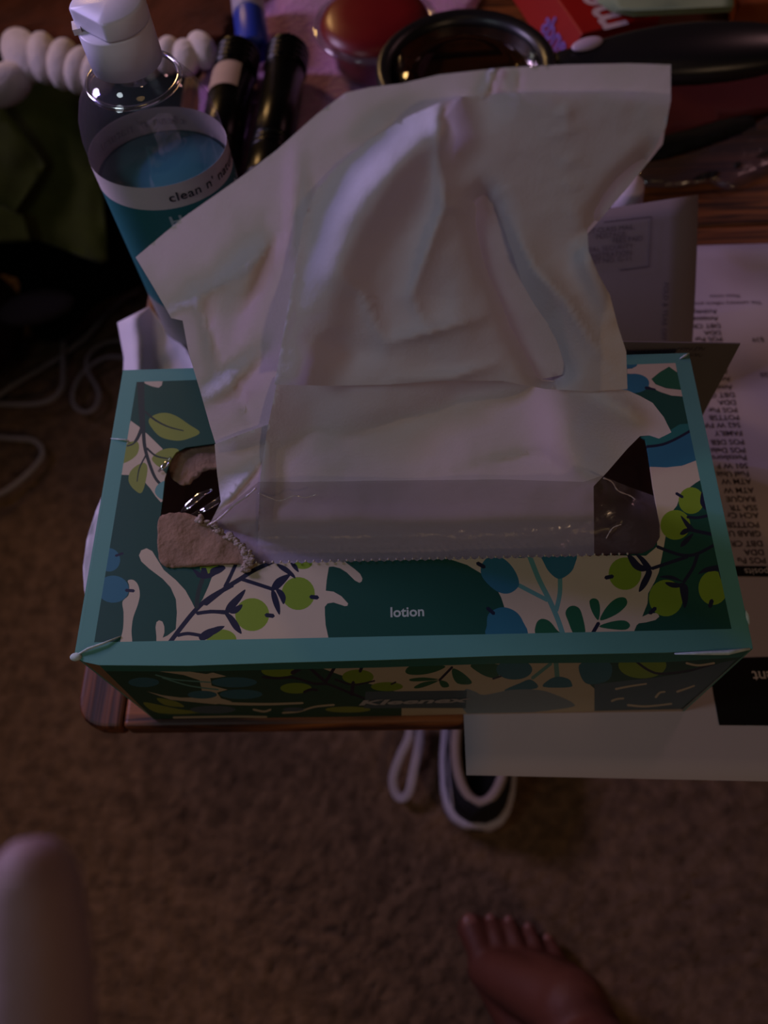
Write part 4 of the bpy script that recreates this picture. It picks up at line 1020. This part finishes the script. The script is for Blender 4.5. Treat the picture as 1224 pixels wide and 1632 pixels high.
# foot: from pixels on the carpet
def fl_(x, y, z): return atz(x, y, -TT+z)
BT, T2, T3, T4, T5 = fl_(752,1480,.013), fl_(783,1470,.011), fl_(812,1472,.011), fl_(843,1482,.010), fl_(874,1500,.009)
ank = fl_(945, 1700, .075); heel = ank+Vector((.012, -.045, -.050))
b1 = fl_(776,1545,.018); b5 = fl_(905,1560,.014); b2 = fl_(806,1545,.020); b3 = fl_(835,1545,.020); b4 = fl_(868,1550,.017)
ch = []
def toe(base, tip, r0, r1, lift=.006):
    mid = (base*.45+tip*.55)+Vector((0, 0, lift)); ch.append(([base, mid, tip], [r0, r0*.82, r1]))
toe(b1, BT, .0138, .0125, .003); toe(b2, T2, .0085, .0068); toe(b3, T3, .008, .0064); toe(b4, T4, .0078, .006); toe(b5+Vector((-.002, 0, 0)), T5, .0078, .006)
inst = ank+Vector((-.012, .035, .0))
ch += [([b1, b1*.5+inst*.5+Vector((0, 0, .003)), inst], [.0165, .022, .028]), ([b3, b3*.5+inst*.5+Vector((0, 0, .006)), inst], [.0165, .023, .029]), ([b5, b5*.55+heel*.45+Vector((0, 0, .004)), heel], [.0135, .020, .027]),
       ([b2, inst], [.0165, .026]), ([b4, inst], [.0145, .026]), ([b1, heel+Vector((-.015, 0, .01))], [.015, .022]), ([inst, ank, heel], [.028, .031, .029])]
knee = Vector((.235, -.46, .50))
ch += [([heel+Vector((0, .01, .02)), ank+Vector((0, 0, .03)), ank*.6+knee*.4+Vector((0, -.035, 0)), ank*.25+knee*.75+Vector((0, -.02, 0)), knee], [.030, .034, .058, .060, .062])]
capsules(ch, 'foot_and_leg', skin, pe, .0024, 5)
def nail(p, r_, d):
    d = d.normalized(); q = p+Vector((0, 0, r_*.75))+d*r_*.35
    MB().ball(q, (r_*.62, r_*.7, r_*.3), 8, Matrix.Rotation(math.atan2(d.y, d.x)-math.pi/2, 4, 'Z')).build('toenail', mat('toenail', '8a5a4e', rough=.35, var=0), pe)
for p, b, r_ in ((BT, b1, .0115), (T2, b2, .0068), (T3, b3, .0064), (T4, b4, .006), (T5, b5, .006)): nail(p, r_, p-b)
# hand: one finger extended up into the frame, the others curled, forearm going back
f0 = atd(52, 1402, .115); f1 = atd(64, 1540, .116); f2 = atd(70, 1760, .120); f3 = atd(85, 1990, .128)
down = (f3-f1).normalized(); right = _RX; back = _F
kn = f3
hc = [([f0, f1, f2, f3], [.0066, .0074, .0080, .0092])]
for k, (o_, l_) in enumerate(((.021, 1.0), (.041, .95), (.059, .82))):
    b_ = kn - right*o_ + down*(.002+.004*k)
    tipd = b_-down*.030*l_+back*.012; mid = tipd+back*.020+down*.004; end = mid+down*.024-back*.002
    hc.append(([b_, b_-down*.018*l_+back*.003, tipd, mid, end], [.0092, .0088, .0082, .0078, .0070]))
wr = kn + down*.095 - right*.028 + back*.004
for o_ in (0, .021, .041, .057): hc.append(([kn-right*o_+down*.002, wr+right*(.018-o_*.7)], [.0105, .0150]))
hc.append(([wr+right*.012, kn+down*.055+right*.022, kn+down*.022+right*.030+back*.010, kn+down*.004+right*.014+back*.024], [.016, .0135, .0105, .0085]))
elbow = Vector((.02, -.62, .50))
hc.append(([wr, wr*.6+elbow*.4, elbow], [.024, .034, .040]))
hc.append(([wr-right*.010, wr*.6+elbow*.4], [.022, .032]))
hn = capsules(hc, 'hand_and_forearm', skin2, pe, .0022, 6); 
print('OBJECTS BUILT', len(bpy.data.objects))
